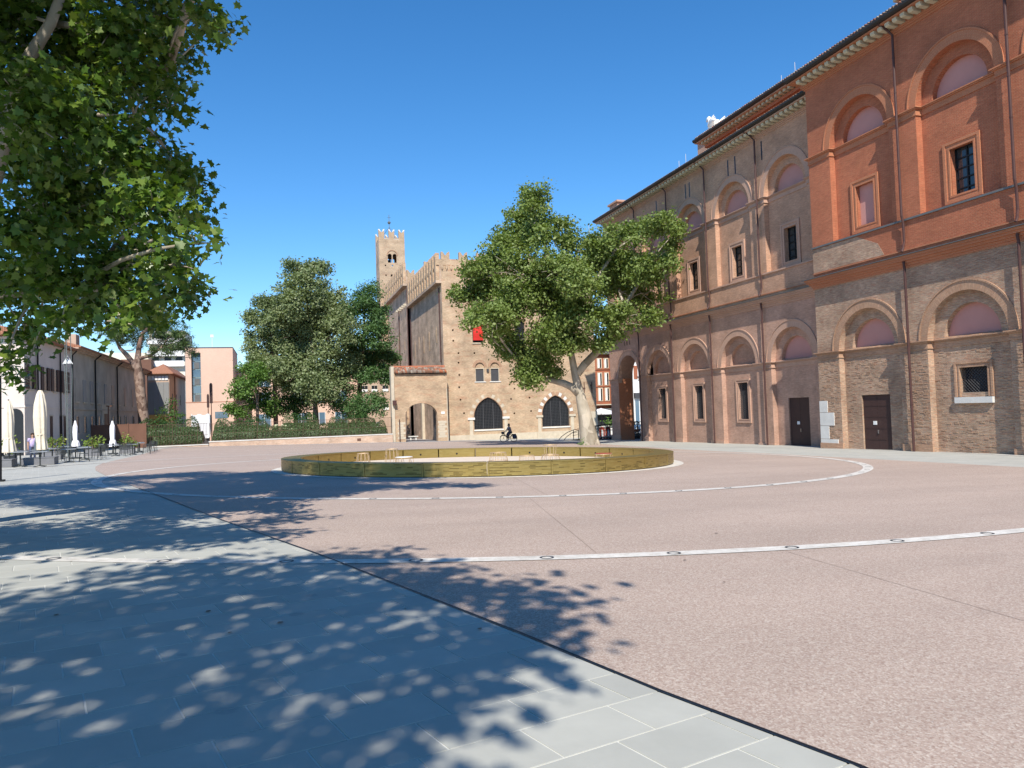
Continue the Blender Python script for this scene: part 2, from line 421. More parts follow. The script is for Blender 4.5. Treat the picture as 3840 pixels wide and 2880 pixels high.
# ------------------------------------------------------------------ ground
def clip(poly, a, b):
    # keep the side left of the line a->b
    out = []
    side = lambda p: (b[0]-a[0])*(p[1]-a[1])-(b[1]-a[1])*(p[0]-a[0])
    for i in range(len(poly)):
        p, q = poly[i], poly[(i+1) % len(poly)]; sp, sq = side(p), side(q)
        if sp >= 0: out.append(p)
        if (sp >= 0) != (sq >= 0):
            t = sp/(sp-sq); out.append((p[0]+t*(q[0]-p[0]), p[1]+t*(q[1]-p[1])))
    return out
def sheet(name, poly, dz, mat, res=4.0, parent=None, kind='structure'):
    # a sheet following the ground: polygon cut into strips so that it bends where the ground bends
    mb = MB()
    x0, x1 = math.floor(min(p[0] for p in poly)/10), math.ceil(max(p[0] for p in poly)/10)
    y0, y1 = math.floor(min(p[1] for p in poly)/10), math.ceil(max(p[1] for p in poly)/10)
    for tri in tessellate_polygon([[Vector((p[0], p[1], 0)) for p in poly]]):
        T = [poly[t] for t in tri]
        A = (T[1][0]-T[0][0])*(T[2][1]-T[0][1])-(T[2][0]-T[0][0])*(T[1][1]-T[0][1])
        if abs(A) < 1e-5: continue
        if A < 0: T = T[::-1]
        for i in range(x0, x1):
            for j in range(y0, y1):
                P = T
                for a, b in (((i*10, j*10), (i*10+10, j*10)), ((i*10+10, j*10), (i*10+10, j*10+10)), ((i*10+10, j*10+10), (i*10, j*10+10)), ((i*10, j*10+10), (i*10, j*10))):
                    P = clip(P, a, b) if len(P) > 2 else P
                if len(P) > 2: mb.face([(x, y, gz(x, y)+dz) for x, y in P])
    return mb.build(name, mat, parent, kind=kind)
def ground_sheet():
    xs = [-1500, -400, -150]+list(range(-100, 141, 10))+[200, 400, 1500]; ys = [-600, -200, -80]+list(range(-60, 221, 10))+[300, 600, 2500]
    v = [(x, y, gz(x, y)-.03) for y in ys for x in xs]; nx = len(xs)
    f = [(j*nx+i, j*nx+i+1, (j+1)*nx+i+1, (j+1)*nx+i) for j in range(len(ys)-1) for i in range(nx-1)]
    me = bpy.data.meshes.new('ground'); me.from_pydata(v, [], f); me.materials.append(MATS['street_grey'])
    o = link('ground', me); struct(o)
ground_sheet()
CX, CY = 8.43, 30.46                                      # centre of the rings
def circ(r, n=96, c=(CX, CY), t0=0, t1=2*PI): return [(c[0]+r*math.cos(t0+(t1-t0)*i/n), c[1]+r*math.sin(t0+(t1-t0)*i/n)) for i in range(n)]
def jx(y):                                                # the seam between grey slabs and pink concrete
    pts = [(-6, 3.6), (2.95, 2.6), (4.17, 2.2), (5.66, 1.8), (10.15, .47), (14.85, -1.07), (19.05, -2.36), (24, -3.9), (30, -5.8), (36, -7.5), (40, -8.35), (44, -8.85), (50, -9.05), (58, -9.25), (76, -10.4)]
    for (y0, x0), (y1, x1) in zip(pts, pts[1:]):
        if y <= y1: return x0+(x1-x0)*(y-y0)/(y1-y0)
    return pts[-1][1]
seam = [(jx(y), y) for y in (-6, 0, 2.95, 4.17, 5.66, 8, 10.15, 12.5, 14.85, 17, 19.05, 24, 30, 36, 38, 40, 42, 44, 47, 50, 58, 67, 76)]
pink = seam + [(-8, 80.6), (6, 79.2), (16, 78), (24, 74), (25.5, 60), (24.4, 50), (23.4, 40), (23.6, 32), (23.4, 25), (23.2, 18), (23, 8), (23, -6)]
o = sheet('plaza_paving', pink, 0.0, 'washed_aggregate')
grey = [(-60, -20)]+[(3.6, -20)]+seam+[(-10.4, 90), (-60, 90)]
pav = sheet('stone_pavement', grey, -.006, 'paving_grey')
sheet('theatre_pavement', [(23, -6), (23, 8), (23.2, 18), (23.4, 25), (23.6, 32), (23.4, 40), (24.4, 50), (25.5, 60), (24, 74), (20, 78), (24, 90), (60, 90), (60, 69), (33, 69), (33, -6)], -.003, 'paving_grey')
sheet('castle_pavement', [(-10.4, 76), (-8, 80.6), (6, 79.2), (16, 78), (20, 78), (24, 90), (24, 130), (-10.4, 130)], -.009, 'street_grey')
# metal edging along the seam
mb = MB()
for (x0, y0), (x1, y1) in zip(seam, seam[1:]):
    if y0 > 23: break
    d = Vector((x1-x0, y1-y0, 0)).normalized(); n_ = Vector((-d.y, d.x, 0))*.011
    mb.face([(x0-n_.x, y0-n_.y, gz(x0, y0)+.012), (x1-n_.x, y1-n_.y, gz(x1, y1)+.012), (x1+n_.x, y1+n_.y, gz(x1, y1)+.012), (x0+n_.x, y0+n_.y, gz(x0, y0)+.012)])
mb.build('metal_edging', 'dark_metal', kind='structure')
# paving slabs: .61 x .41 m, turned 15 degrees, the nearest ones built one by one
ca, sa = math.cos(math.radians(15)), math.sin(math.radians(15))
slabs = []
fwd2 = Vector((f_.x, f_.y)).normalized()
for j in range(-2, 60):
    off = (j*.37 % 1)*.61 + random.uniform(-.06, .06)
    for i in range(-30, 30):
        a0, b0 = i*.61+off, j*.41+.19
        P = [(a, b) for a, b in ((a0+.005, b0+.005), (a0+.605, b0+.005), (a0+.605, b0+.405), (a0+.005, b0+.405))]
        P = [(a*ca-b*sa, a*sa+b*ca) for a, b in P]
        cx_, cy_ = sum(p[0] for p in P)/4, sum(p[1] for p in P)/4
        dep = cx_*fwd2.x+cy_*fwd2.y; lat = cx_*fwd2.y-cy_*fwd2.x
        if dep < 2.2 or dep > 15 or lat < -dep*.76-.5: continue
        for (x0, y0), (x1, y1) in zip(seam, seam[1:]):
            if y0 <= cy_ < y1: P = clip(P, (x0-.012, y0), (x1-.012, y1))
        if len(P) >= 3: slabs.append((dep*dep+lat*lat, P))
slabs.sort(key=lambda s_: s_[0])
bands_r = [(22.21, 22.48), (14.30, 14.62)]
def slab_mesh(P, mb, dz):
    n = len(P); c = (sum(p[0] for p in P)/n, sum(p[1] for p in P)/n)
    ins = [(p[0]+(c[0]-p[0])*.008, p[1]+(c[1]-p[1])*.008) for p in P]
    for i in range(n):
        p, q, p2, q2 = P[i], P[(i+1) % n], ins[i], ins[(i+1) % n]
        mb.face([(p[0], p[1], gz(*p)-.004), (q[0], q[1], gz(*q)-.004), (q2[0], q2[1], gz(*q2)+dz), (p2[0], p2[1], gz(*p2)+dz)])
    mb.face([(p[0], p[1], gz(*p)+dz) for p in ins])
slabs = slabs[:900]
rest = MB()
sheet('mortar_bed', [(-9, 1)]+[(x-.05, y) for x, y in seam if 0 <= y <= 16]+[(-9, 16)], -.002, 'mortar_light', parent=pav, kind=None)
for i, (d, P) in enumerate(slabs):
    if i < 300:
        mb = MB(); slab_mesh(P, mb, .003+random.uniform(-.0007, .0007)); mb.build('paving_slab', 'slab_stone', pav)
    else: slab_mesh(P, rest, .003)
rest.build('paving_slab_field', 'paving_grey', pav, kind='stuff')
# white stone ring bands with flush round jets
def band(r0, r1, n_jet, t_first, label):
    mb = MB(); n = 220
    for i in range(n):
        ta, tb = 2*PI*i/n, 2*PI*(i+1)/n
        q = [(CX+r*math.cos(t), CY+r*math.sin(t)) for r, t in ((r0, ta), (r1, ta), (r1, tb), (r0, tb))]
        mb.face([(x, y, gz(x, y)+.008) for x, y in q])
    b = mb.build('white_ring_band', 'band_white', kind='structure')
    b['label'] = label
    rm = (r0+r1)/2; m0 = None
    ring = MB()
    for i in range(20):
        ta, tb = 2*PI*i/20, 2*PI*(i+1)/20
        ring.face([(r*math.cos(t), r*math.sin(t), 0) for r, t in ((.062, ta), (.09, ta), (.09, tb), (.062, tb))])
    for k in range(n_jet):
        t = t_first + 2*PI*k/n_jet
        x, y = CX+rm*math.cos(t), CY+rm*math.sin(t)
        if x*x+y*y > 34*34: continue
        if m0 is None:
            m0 = ring.build('jet_ring', 'iron_grille'); m0.parent = b; m0.location = (x, y, gz(x, y)+.012)
        else: share(m0, b, (x, y, gz(x, y)+.012))
band(22.20, 22.48, 87, math.radians(-112), 'large outer white stone ring crossing the foreground')
band(14.30, 14.62, 62, math.radians(-116.2), 'middle white stone ring round the golden bench')
mb = MB()
for i in range(96):
    ta, tb = 2*PI*i/96, 2*PI*(i+1)/96
    q = [(8.19+r*math.cos(t), 31.0+r*math.sin(t)) for r, t in ((7.8, ta), (8.5, ta), (8.5, tb), (7.8, tb))]
    mb.face([(x, y, gz(x, y)+.008) for x, y in q])
mb.build('white_ring_band', 'band_white', kind='structure', label='inner white stone ring at the foot of the golden bench')
# saw cuts in the concrete
mb = MB()
def cut(x0, y0, x1, y1, w=.0035):
    d = Vector((x1-x0, y1-y0, 0)).normalized(); n_ = Vector((-d.y, d.x, 0))*w
    mb.face([(x0-n_.x, y0-n_.y, gz(x0, y0)+.004), (x1-n_.x, y1-n_.y, gz(x1, y1)+.004), (x1+n_.x, y1+n_.y, gz(x1, y1)+.004), (x0+n_.x, y0+n_.y, gz(x0, y0)+.004)])
for deg, r0, r1 in ((-100, 8.1, 14.2), (-102, 14.8, 22.1), (-96, 22.6, 29), (-62, 8.1, 14.2), (-62, 14.8, 22.1), (-32, 8.1, 14.2), (-32, 14.8, 26), (-82, 22.6, 30), (-68, 22.6, 30), (-140, 8.1, 14.2), (-5, 8.1, 14.2)):
    t = math.radians(deg); cut(CX+r0*math.cos(t), CY+r0*math.sin(t), CX+r1*math.cos(t), CY+r1*math.sin(t))
mb.build('saw_cut_lines', 'saw_cut', kind='structure')
# scuffs, gum spots and fallen leaves
mb = MB()
for _ in range(40):
    y = random.uniform(3, 26); x = random.uniform(jx(y), jx(y)+14) if random.random() < .6 else random.uniform(-y*.3-1, jx(y)-.1)
    r = random.uniform(.012, .035); n = 7; t0 = random.random()*6
    mb.face([(x+r*random.uniform(.6, 1)*math.cos(t0+2*PI*k/n), y+r*random.uniform(.6, 1)*math.sin(t0+2*PI*k/n), gz(x, y)+.014) for k in range(n)])
mb.build('litter_specks', 'bark_brown', kind='stuff')

# ------------------------------------------------------------------ golden ring bench
FX, FY = 8.19, 31.0
def fountain():
    x0, y0 = FX, FY
    t = thing('ring_bench', 'large round golden metal bench enclosing a pale floor in the plaza', 'bench', (x0, y0, gz(x0, y0)))
    RO, RI, Hh, N = 8.1, 7.38, .46, 24
    def P(r, a, h): x, y = FX+r*math.cos(a), FY+r*math.sin(a); return (x, y, gz(x, y)+h)
    def sector(r0, r1, h0, h1, a0, a1, n=6):
        mb = MB(); s0 = 0
        for i in range(n):
            a, b = a0+(a1-a0)*i/n, a0+(a1-a0)*(i+1)/n; ua, ub = a*r1, b*r1
            if i == 0: base = ua
            for r, m in ((r1, 1), (r0, 0)):
                mb.face([P(r, a, h0), P(r, b, h0), P(r, b, h1), P(r, a, h1)], [(ua, h0), (ub, h0), (ub, h1), (ua, h1)])
            mb.face([P(r0, a, h1), P(r1, a, h1), P(r1, b, h1), P(r0, b, h1)], [(ua, 0), (ua, .3), (ub, .3), (ub, 0)])
            mb.face([P(r0, a, h0), P(r0, b, h0), P(r1, b, h0), P(r1, a, h0)])
        for a in (a0, a1): mb.face([P(r0, a, h0), P(r1, a, h0), P(r1, a, h1), P(r0, a, h1)])
        return mb
    da = 2*PI/N; a0 = math.radians(-133)
    for k in range(N):
        a = a0+k*da
        sector(RO-.03, RO, .035, Hh-.02, a+.0045, a+da-.0045).build('outer_panel', 'gold_patterned', t)
        inn = sector(RI, RI+.03, .03, Hh-.02, a+.004, a+da-.004); inn.build('inner_panel', 'gold_plain', t)
        sector(RI-.02, RO+.02, Hh-.02, Hh+.012, a+.002, a+da-.002).build('seat_plate', 'gold_plain', t)
        sector(RO-.012, RO+.012, .03, Hh-.022, a-.0032, a+.0032, 1).build('panel_joint', 'gold_plain', t)
        am = a+da/2
        mb = MB(); c = Vector(P(RI-.004, am, .2)); d = Vector((math.cos(am), math.sin(am), 0)); side = Vector((-d.y, d.x, 0)); up = Vector((0, 0, 1))
        mb.face([c+(side*math.cos(q)+up*math.sin(q))*.05 for q in [2*PI*i/12 for i in range(12)]])
        mb.build('outlet_hole', 'dark_metal', t)
    sector(RO-.06, RO-.031, 0, .05, 0, 2*PI, 90).build('plinth', 'dark_metal', t)
    fl = MB(); n = 72
    for i in range(n):
        a, b = 2*PI*i/n, 2*PI*(i+1)/n; fl.face([(FX, FY, gz(FX, FY)+.02), P(RI-.0, a, .02), P(RI-.0, b, .02)])
    fl.build('sand_floor', 'fountain_sand', kind='structure')
fountain()
def wire_stool(x, y, r0, r1, h, label, top=None, n=20, zig=True, ztop=0):
    z = gz(x, y)+.02
    t = thing('wire_stool', label, 'stool', (x, y, z+ztop), 0, 'wire stools inside the golden ring')
    ring = lambda r, zz, w: MB().tube([(x+r*math.cos(2*PI*i/24), y+r*math.sin(2*PI*i/24), z+zz+ztop) for i in range(25)], w, 5)
    mat = 'wire_gold'
    ring(r1, h, .014).build('top_ring', mat, t); ring(r0, .012, .012).build('base_ring', mat, t)
    mb = MB()
    for i in range(n):
        a = 2*PI*i/n; b = a + (PI/n if i % 2 else -PI/n)*(1 if zig else 0)
        mb.tube([(x+r0*math.cos(a), y+r0*math.sin(a), z+.012+ztop), (x+r1*math.cos(b), y+r1*math.sin(b), z+h+ztop)], .0075, 4)
    mb.build('wire_rods', mat, t)
    if top:
        mb = MB(); mb.lathe([(r1-.005, h+.016), (r1-.005, h+.03)], (x, y, z+ztop), 24); mb.build('seat_disc', top, t)
wire_stool(3.45, 32.6, .32, .24, .52, 'tall plain wire stool, leftmost inside the golden ring')
wire_stool(4.65, 32.4, .32, .25, .68, 'tallest wire stool standing left of the white topped one')
wire_stool(4.95, 31.0, .42, .36, .36, 'low wire stool with a white disc top', 'sign_white', 14)
wire_stool(9.6, 33.0, .44, .36, .38, 'wide low wire stool near the far side of the ring')
wire_stool(9.75, 29.3, .36, .30, .36, 'rose tinted wire stool with close vertical rods', None, 30, False)
wire_stool(11.15, 30.3, .46, .36, .32, 'flared wire stool with a second stool stacked on it', None, 20)
wire_stool(11.15, 30.3, .24, .28, .42, 'slender wire stool stacked on top of a flared one', None, 10, False, .33)
wire_stool(13.6, 30.2, .42, .37, .30, 'wire stool with a red disc top near the right side', 'red_board', 14)
# ------------------------------------------------------------------ theatre
def arc(cy, cz, r, t0, t1, n=20): return [(cy+r*math.cos(t0+(t1-t0)*i/n), cz+r*math.sin(t0+(t1-t0)*i/n)) for i in range(n+1)]
def arch_hole(cy, hw, zb, zs, r): return [(cy+hw, zb)]+[(cy+hw, zs)]*(1 if hw > r+.001 else 0)+arc(cy, zs, r, 0, PI, 26)+[(cy-hw, zs)]*(1 if hw > r+.001 else 0)+[(cy-hw, zb)]
def rect(y0, y1, z0, z1): return [(y1, z0), (y1, z1), (y0, z1), (y0, z0)]
TH = thing('theatre_building', 'long brick theatre with blind arches on two storeys along the right', 'theatre', (32, 36.6, -1.2))
def frame_boxes(x, cy, w, h, zb, t, proud, sill=False):
    # stepped brick surround round an opening (outer w x h)
    mb = MB(); y0, y1, z0, z1 = cy-w/2, cy+w/2, zb, zb+h
    for k, (a, b, pr) in enumerate(((0, .4, proud), (.4, .75, proud*.55), (.75, 1.0, proud*.8))):
        a, b = a*t, b*t
        mb.box(x-pr, x+.02, y0+a, y0+b, z0+(a if not sill else 0), z1-a); mb.box(x-pr, x+.02, y1-b, y1-a, z0+(a if not sill else 0), z1-a)
        mb.box(x-pr+.001, x+.02, y0+b, y1-b, z1-b, z1-a)
        if not sill: mb.box(x-pr+.001, x+.02, y0+b, y1-b, z0+a, z0+b)
    return mb
def lattice(x, y0, y1, z0, z1, step=.16, w=.011):
    mb = MB(); W, Hh = y1-y0, z1-z0; s = -Hh
    while s < W:
        for flip in (0, 1):
            ya, za, yb, zb = s, 0, s+Hh, Hh
            if ya < 0: za -= ya; ya = 0
            if yb > W: zb -= yb-W; yb = W
            if yb-ya > .02:
                q = ((y0+ya, y0+yb) if not flip else (y1-ya, y1-yb))
                mb.tube([(x+.012*flip, q[0], z0+za), (x+.012*flip, q[1], z0+zb)], w, 4)
        s += step
    return mb
def low_window(x, cy, w, h, zb, t, trim, stone_sill=False):
    wn_ = frame_boxes(x, cy, w, h, zb, t, .09, stone_sill).build('window', trim, TH)
    ow, oz0, oz1 = w/2-t, zb+(0 if stone_sill else t), zb+h-t
    MB().box(x+.32, x+.34, cy-ow-.02, cy+ow+.02, oz0-.02, oz1+.02).build('pane', 'window_dark', wn_)
    lattice(x+.12, cy-ow, cy+ow, oz0, oz1).build('grille', 'iron_grille', wn_)
    if stone_sill: MB().box(x-.16, x+.2, cy-w/2+.02, cy+w/2-.02, zb-.30, zb-.02).build('sill', 'stone_white', wn_)
def tall_window(x, cy, w, h, zb, t, trim, blind=False):
    wn_ = frame_boxes(x, cy, w, h, zb, t, .09).build('window', trim, TH)
    y0, y1, z0, z1 = cy-w/2+t, cy+w/2-t, zb+t*.5, zb+h-t
    if blind:
        MB().box(x+.22, x+.24, y0-.02, y1+.02, z0-.3, z1+.02).build('blind_panel', 'pink_plaster', wn_); return
    MB().box(x+.33, x+.35, y0-.02, y1+.02, z0-.3, z1+.02).build('pane', 'glass_pane', wn_)
    fr = MB(); xx = x+.27
    for yy in (y0+.04, cy, y1-.04): fr.box(xx, xx+.055, yy-.035, yy+.035, z0-.2, z1)
    for k in range(6): fr.box(xx+.002, xx+.05, y0, y1, z0+(z1-z0)*k/5-.03, z0+(z1-z0)*k/5+.03)
    fr.build('frame', 'dark_metal', wn_)
def door(x, cy, w, z0, z1):
    d = MB().box(x+.10, x+.16, cy-w/2, cy-.006, z0, z1).box(x+.10, x+.16, cy+.006, cy+w/2, z0, z1)
    for k in range(1, 5): d.box(x+.088, x+.1, cy-w/2+.02, cy+w/2-.02, z0+(z1-z0)*k/5-.012, z0+(z1-z0)*k/5+.012)
    d = d.build('door', 'door_brown', TH)
    MB().box(x+.075, x+.0995, cy+.08, cy+.32, z0+1.42, z0+1.62).build('notice', 'sign_white', d)
    MB().box(x+.04, x+.0995, cy-.06, cy-.02, z0+.95, z0+1.15).build('handle', 'chrome', d)
HW, RA = 2.17, 2.13
def impost(x, cy, half, zi, mat, end0=True, end1=True):
    # moulded impost wrapping a pier
    mb = MB(); e = .38
    for z0, z1, pr in ((zi-.42, zi-.34, .05), (zi-.34, zi-.12, .03), (zi-.12, zi-.06, .12), (zi-.06, zi, .18)):
        mb.box(x-pr, x+e, cy-half-(pr if end0 else 0), cy+half+(pr if end1 else 0), z0, z1-.002)
    return mb.build('impost', mat, TH)
def string(x, y0, y1, zi, mat):
    mb = MB()
    for z0, z1, pr in ((zi-.42, zi-.12, .05), (zi-.12, zi-.06, .13), (zi-.06, zi-.001, .19)): mb.box(x-pr, x+.3, y0, y1, z0+.003, z1-.004)
    return mb.build('string_course', mat, TH)
def storey(X, y0, y1, z0, z1, bays, zi, zb, wall, panel, trim, lun_base, tunnel=()):
    holes = [arch_hole(c, HW, zb, zi, RA) for c in bays]
    holes = [[(max(y0+.01, min(y1-.01, p[0])), p[1]) for p in h] for h in holes]
    MB().plate('x', X, rect(y0, y1, z0, z1), holes, .37).build('wall', wall, TH)
    for c in bays:
        MB().annulus('x', (c, zi), RA, RA+.44, X-.018, X+.04, n=30).build('arch_moulding', trim, TH)
        MB().annulus('x', (c, zi), RA+.44, RA+.51, X-.06, X+.04, n=30).build('arch_rim', trim, TH)
LOWF = [26.62, 32.69, 20.55, 14.48]
X0 = 30.5
storey(X0, 6.0, 36.6, -2.6, 8.1, LOWF, 4.33, -2.55, 'brick_old', 'brick_old', 'brick_old_trim', 4.36)
UP = 15.93
storey(X0, 6.0, 36.6, 8.1, 20.1, LOWF, UP, 10.6, 'brick_orange', 'brick_orange', 'brick_orange_trim', 16.1)
RB = [46.82, 52.8, 58.75, 40.85]
X1 = 32.0
PASS = 64.65
storey(X1, 36.6, 68.7, -2.8, 8.05, RB+[PASS], 4.25, -2.75, 'brick_pink_low', 'brick_pink_low', 'brick_pink_trim', 4.3)
UPR = 15.55
storey(X1, 36.6, 68.7, 8.05, 19.75, RB+[PASS], UPR, 10.35, 'brick_pink', 'brick_pink', 'brick_pink_trim', 15.7)
def bay(X, c, zi, mat, trim, kind, zb, top, lun='pink_plaster'):
    # recessed panel of one bay with its lunette and opening
    xp = X+.37; holes = [arc(c, zi+.06, 1.5, 0, PI, 22)]
    if kind == 'door': holes.append(rect(c-1.01, c+1.01, zb, 1.75))
    elif kind == 'lowwin_wide': holes.append(rect(c-.74, c+.74, 1.70, 2.92))
    elif kind == 'lowwin': holes.append(rect(c-.60, c+.60, .30, 3.05))
    elif kind == 'tall': holes.append(rect(c-.64, c+.64, top[0], top[1]))
    MB().plate('x', xp, rect(c-HW-.05, c+HW+.05, zb-.1, zi+RA+.1), holes, .36).build('bay_panel', mat, TH)
    MB().box(xp+.30, xp+.34, c-1.56, c+1.56, zi, zi+1.62).build('lunette', lun, TH)
    MB().prism([(xp-.14, zi-.004), (xp+.3, zi-.004), (xp+.3, zi+.12)], 'y', c-1.9, c+1.9).build('lunette_sill', trim, TH)
    string(xp, c-HW+.004, c+HW-.004, zi, trim)
for c in LOWF:
    bay(X0, c, 4.33, 'brick_old', 'brick_old_trim', 'door' if c in (32.69, 14.48) else 'lowwin_wide', -2.5, None)
    bay(X0, c, UP, 'brick_orange', 'brick_orange_trim', 'tall', 10.5, (10.8, 13.32))
    tall_window(X0+.37, c, 2.0, 2.95, 10.70, .36, 'brick_orange_trim', blind=(c == 32.69))
    if c in (32.69, 14.48): door(X0+.37, c, 2.0, -1.30, 1.74)
    else: low_window(X0+.37, c, 2.02, 1.66, 1.50, .28, 'brick_old_trim', True)
for c in RB:
    bay(X1, c, 4.25, 'brick_pink_low', 'brick_pink_trim', 'door' if c == 40.85 else 'lowwin', -2.7, None, 'pink_plaster' if c == 40.85 else 'brick_pink_low')
    bay(X1, c, UPR, 'brick_pink', 'brick_pink_trim', 'tall', 10.3, (10.5, 13.02))
    tall_window(X1+.37, c, 1.9, 2.9, 10.42, .33, 'brick_pink_trim')
    if c == 40.85: door(X1+.37, c, 2.3, -1.42, 1.75)
    else: low_window(X1+.37, c, 1.74, 3.2, .06, .27, 'brick_pink_trim')
bay(X1, PASS, UPR, 'brick_pink', 'brick_pink_trim', 'tall', 10.3, (10.5, 13.02)); tall_window(X1+.37, PASS, 1.9, 2.9, 10.42, .33, 'brick_pink_trim')
# imposts on the piers
for c, h in ((35.73, .87), (29.65, .87), (23.58, .87), (17.51, .87)):
    e = c < 35
    impost(X0, c, h, 4.33, 'brick_old_trim', True, True); impost(X0, c, h, UP, 'brick_orange_trim', True, True)
for c, h in ((43.83, .84), (49.81, .82), (55.78, .8), (61.70, .8), (67.76, .94), (37.7, .95)):
    impost(X1, c, h, 4.25, 'brick_pink_trim'); impost(X1, c, h, UPR, 'brick_pink_trim')
    MB().box(X1-.06, X1+.05, c-h-.05, c+h+.05, -2.7, -1.3).build('pier_base', 'brick_pink_trim', TH)
for c, h in ((35.73, .87), (29.65, .87), (23.58, .87)):
    MB().box(X0-.06, X0+.05, c-h-.05, c+h+.05, -2.5, -.82 if c < 30 else -.95).build('pier_base', 'brick_old_trim', TH)
# front block end wall, portico piers, ceiling, body behind
MB().box(X0+.01, 34.0, 36.40, 36.598, 8.1, 20.1).build('end_wall', 'brick_orange', TH)
MB().box(X0+.01, 34.0, 36.40, 36.598, -2.6, 8.098).build('end_wall', 'brick_old', TH)
MB().box(X1+.001, X1+1.5, 66.80, 68.69, -2.8, 8.0).build('portico_pier', 'brick_orange_trim', TH)
MB().box(X1+.001, X1+1.5, 61.0, 62.50, -2.8, 8.0).build('portico_pier', 'brick_pink_low', TH)
MB().annulus('x', (PASS, 4.25), RA, RA+2.2, X1+.37, X1+1.5, n=24).build('passage_vault', 'brick_pink_low', TH)
MB().box(X1+1.5, X1+7, 61.2, 68.68, 6.8, 7.2).build('portico_ceiling', 'plaster_tan', TH)
MB().box(X1+6.6, X1+7, 61.2, 66, -2.8, 6.8).box(X1+1.5, X1+7, 60.9, 61.2, -2.8, 6.8).build('portico_wall', 'plaster_tan', TH)
for c in (26.62, 32.69, 20.55, 14.48):
    MB().box(X0+.75, X0+.8, c-2.3, c+2.3, -2.6, 20.0).build('backing', 'window_dark', TH)
for c in RB: MB().box(X1+.75, X1+.8, c-2.3, c+2.3, -2.6, 19.7).build('backing', 'window_dark', TH)
MB().box(X1+.75, X1+.8, PASS-2.3, PASS+2.3, 8.1, 19.7).build('backing', 'window_dark', TH)
MB().box(X1+.02, 46, 68.5, 68.69, 7.2, 19.7).build('end_wall', 'brick_pink', TH)
# ledge between the storeys: brick corbel courses under a sloping metal flashing
def ledge(X, y0, y1, zl, mat):
    mb = MB()
    for k, pr in enumerate((.06, .12, .22, .34, .42)): mb.box(X-pr, X+.02, y0, y1+pr*.9, zl+k*.115, zl+(k+1)*.115-.003)
    mb.build('cornice_course', mat, TH)
    MB().prism([(X-.52, zl+.58), (X-.52, zl+.615), (X+.01, zl+.70), (X+.01, zl+.58)], 'y', y0, y1+.5).build('metal_flashing', 'lead_grey', TH)
ledge(X0, 6, 36.6, 8.08, 'brick_orange_trim')
ledge(X1, 36.62, 68.7, 8.0, 'brick_pink_trim')
MB().box(X0-.05, X0+.02, 6, 36.6, 8.96, 9.03).build('brick_fillet', 'brick_orange_trim', TH)
MB().box(X1-.05, X1+.02, 36.62, 68.7, 8.86, 8.93).build('brick_fillet', 'brick_orange_trim', TH)
MB().box(X0-.09, X0+.38, 6, 36.62, 10.47, 10.56).build('sill_course', 'lead_grey', TH)
MB().box(X1-.09, X1+.38, 36.65, 68.72, 10.23, 10.32).build('sill_course', 'brick_pink_trim', TH)
# patch of old brickwork kept on the front block
MB().prism([(36.598, 9.05), (36.598, 10.44), (33.1, 10.44), (31.6, 9.75), (31.2, 9.05)], 'x', X0-.012, X0+.01).build('old_brick_patch', 'brick_old', TH)
# eaves: corbel mouldings, stone brackets, gutter, tiled roof
def eaves(X, y0, y1, zc, mat, by0, sp=.485):
    mb = MB()
    for k, pr in enumerate((.05, .12, .18)): mb.box(X-pr, X+.02, y0, y1+pr, zc+k*.09, zc+(k+1)*.09-.002)
    mb.build('cornice_course', mat, TH)
    MB().box(X-.16, X+.02, y0, y1+.15, zc+.272, zc+.50).build('frieze', mat, TH)
    MB().box(X-.82, X+.02, y0, y1+.55, zc+.502, zc+.58).build('soffit', mat, TH)
    first = None; y = by0; k = 0
    while y < y1+.1:
        if first is None:
            b = MB().prism([(X-.74, zc+.49), (X-.74, zc+.36), (X-.66, zc+.29), (X-.3, zc+.28), (X-.161, zc+.28), (X-.161, zc+.49)], 'y', y-.13, y+.13)
            first = b.build('bracket', 'bracket_stone', TH)
        elif k < 120: share(first, TH, (0, y-by0, 0))
        y += sp; k += 1
    g = MB(); n = 8
    prof = [(X-.80-.11*(1-math.cos(PI*i/n))*1.0+.0, zc+.72-.17*math.sin(PI*i/n)) for i in range(n+1)]
    g.prism([(X-.79, zc+.585), (X-.95, zc+.60), (X-1.04, zc+.68), (X-1.05, zc+.80), (X-1.0, zc+.80), (X-.79, zc+.72)], 'y', y0, y1+.6)
    g.build('gutter', 'black_gutter', TH)
eaves(X0, 6, 36.62, 20.02, 'brick_orange_trim', 12.1)
eaves(X1, 36.66, 68.72, 19.66, 'brick_pink_trim', 37.0)
def roof_slope(x0, x1, y0, y1, z0, z1):
    MB().prism([(x0, z0), (x1, z1), (x1, z1-.15), (x0, z0-.08)], 'y', y0, y1).build('roof', 'roof_sheet', TH)
    # rounded tile ends along the eaves
    mb = MB(); y = y0+.1; d = Vector((x1-x0, 0, z1-z0)).normalized()
    while y < y1-.1:
        a = Vector((x0-.05, y, z0+.02)); mb.tube([a, a+d*1.2], .085, 6); y += .24
    mb.build('roof_tile_ends', 'roof_tile', TH, kind='stuff')
roof_slope(X0-.9, 36.2, 6, 37.1, 20.80, 22.9)
roof_slope(X1-.9, 36.4, 37.1, 69.2, 20.44, 22.2)
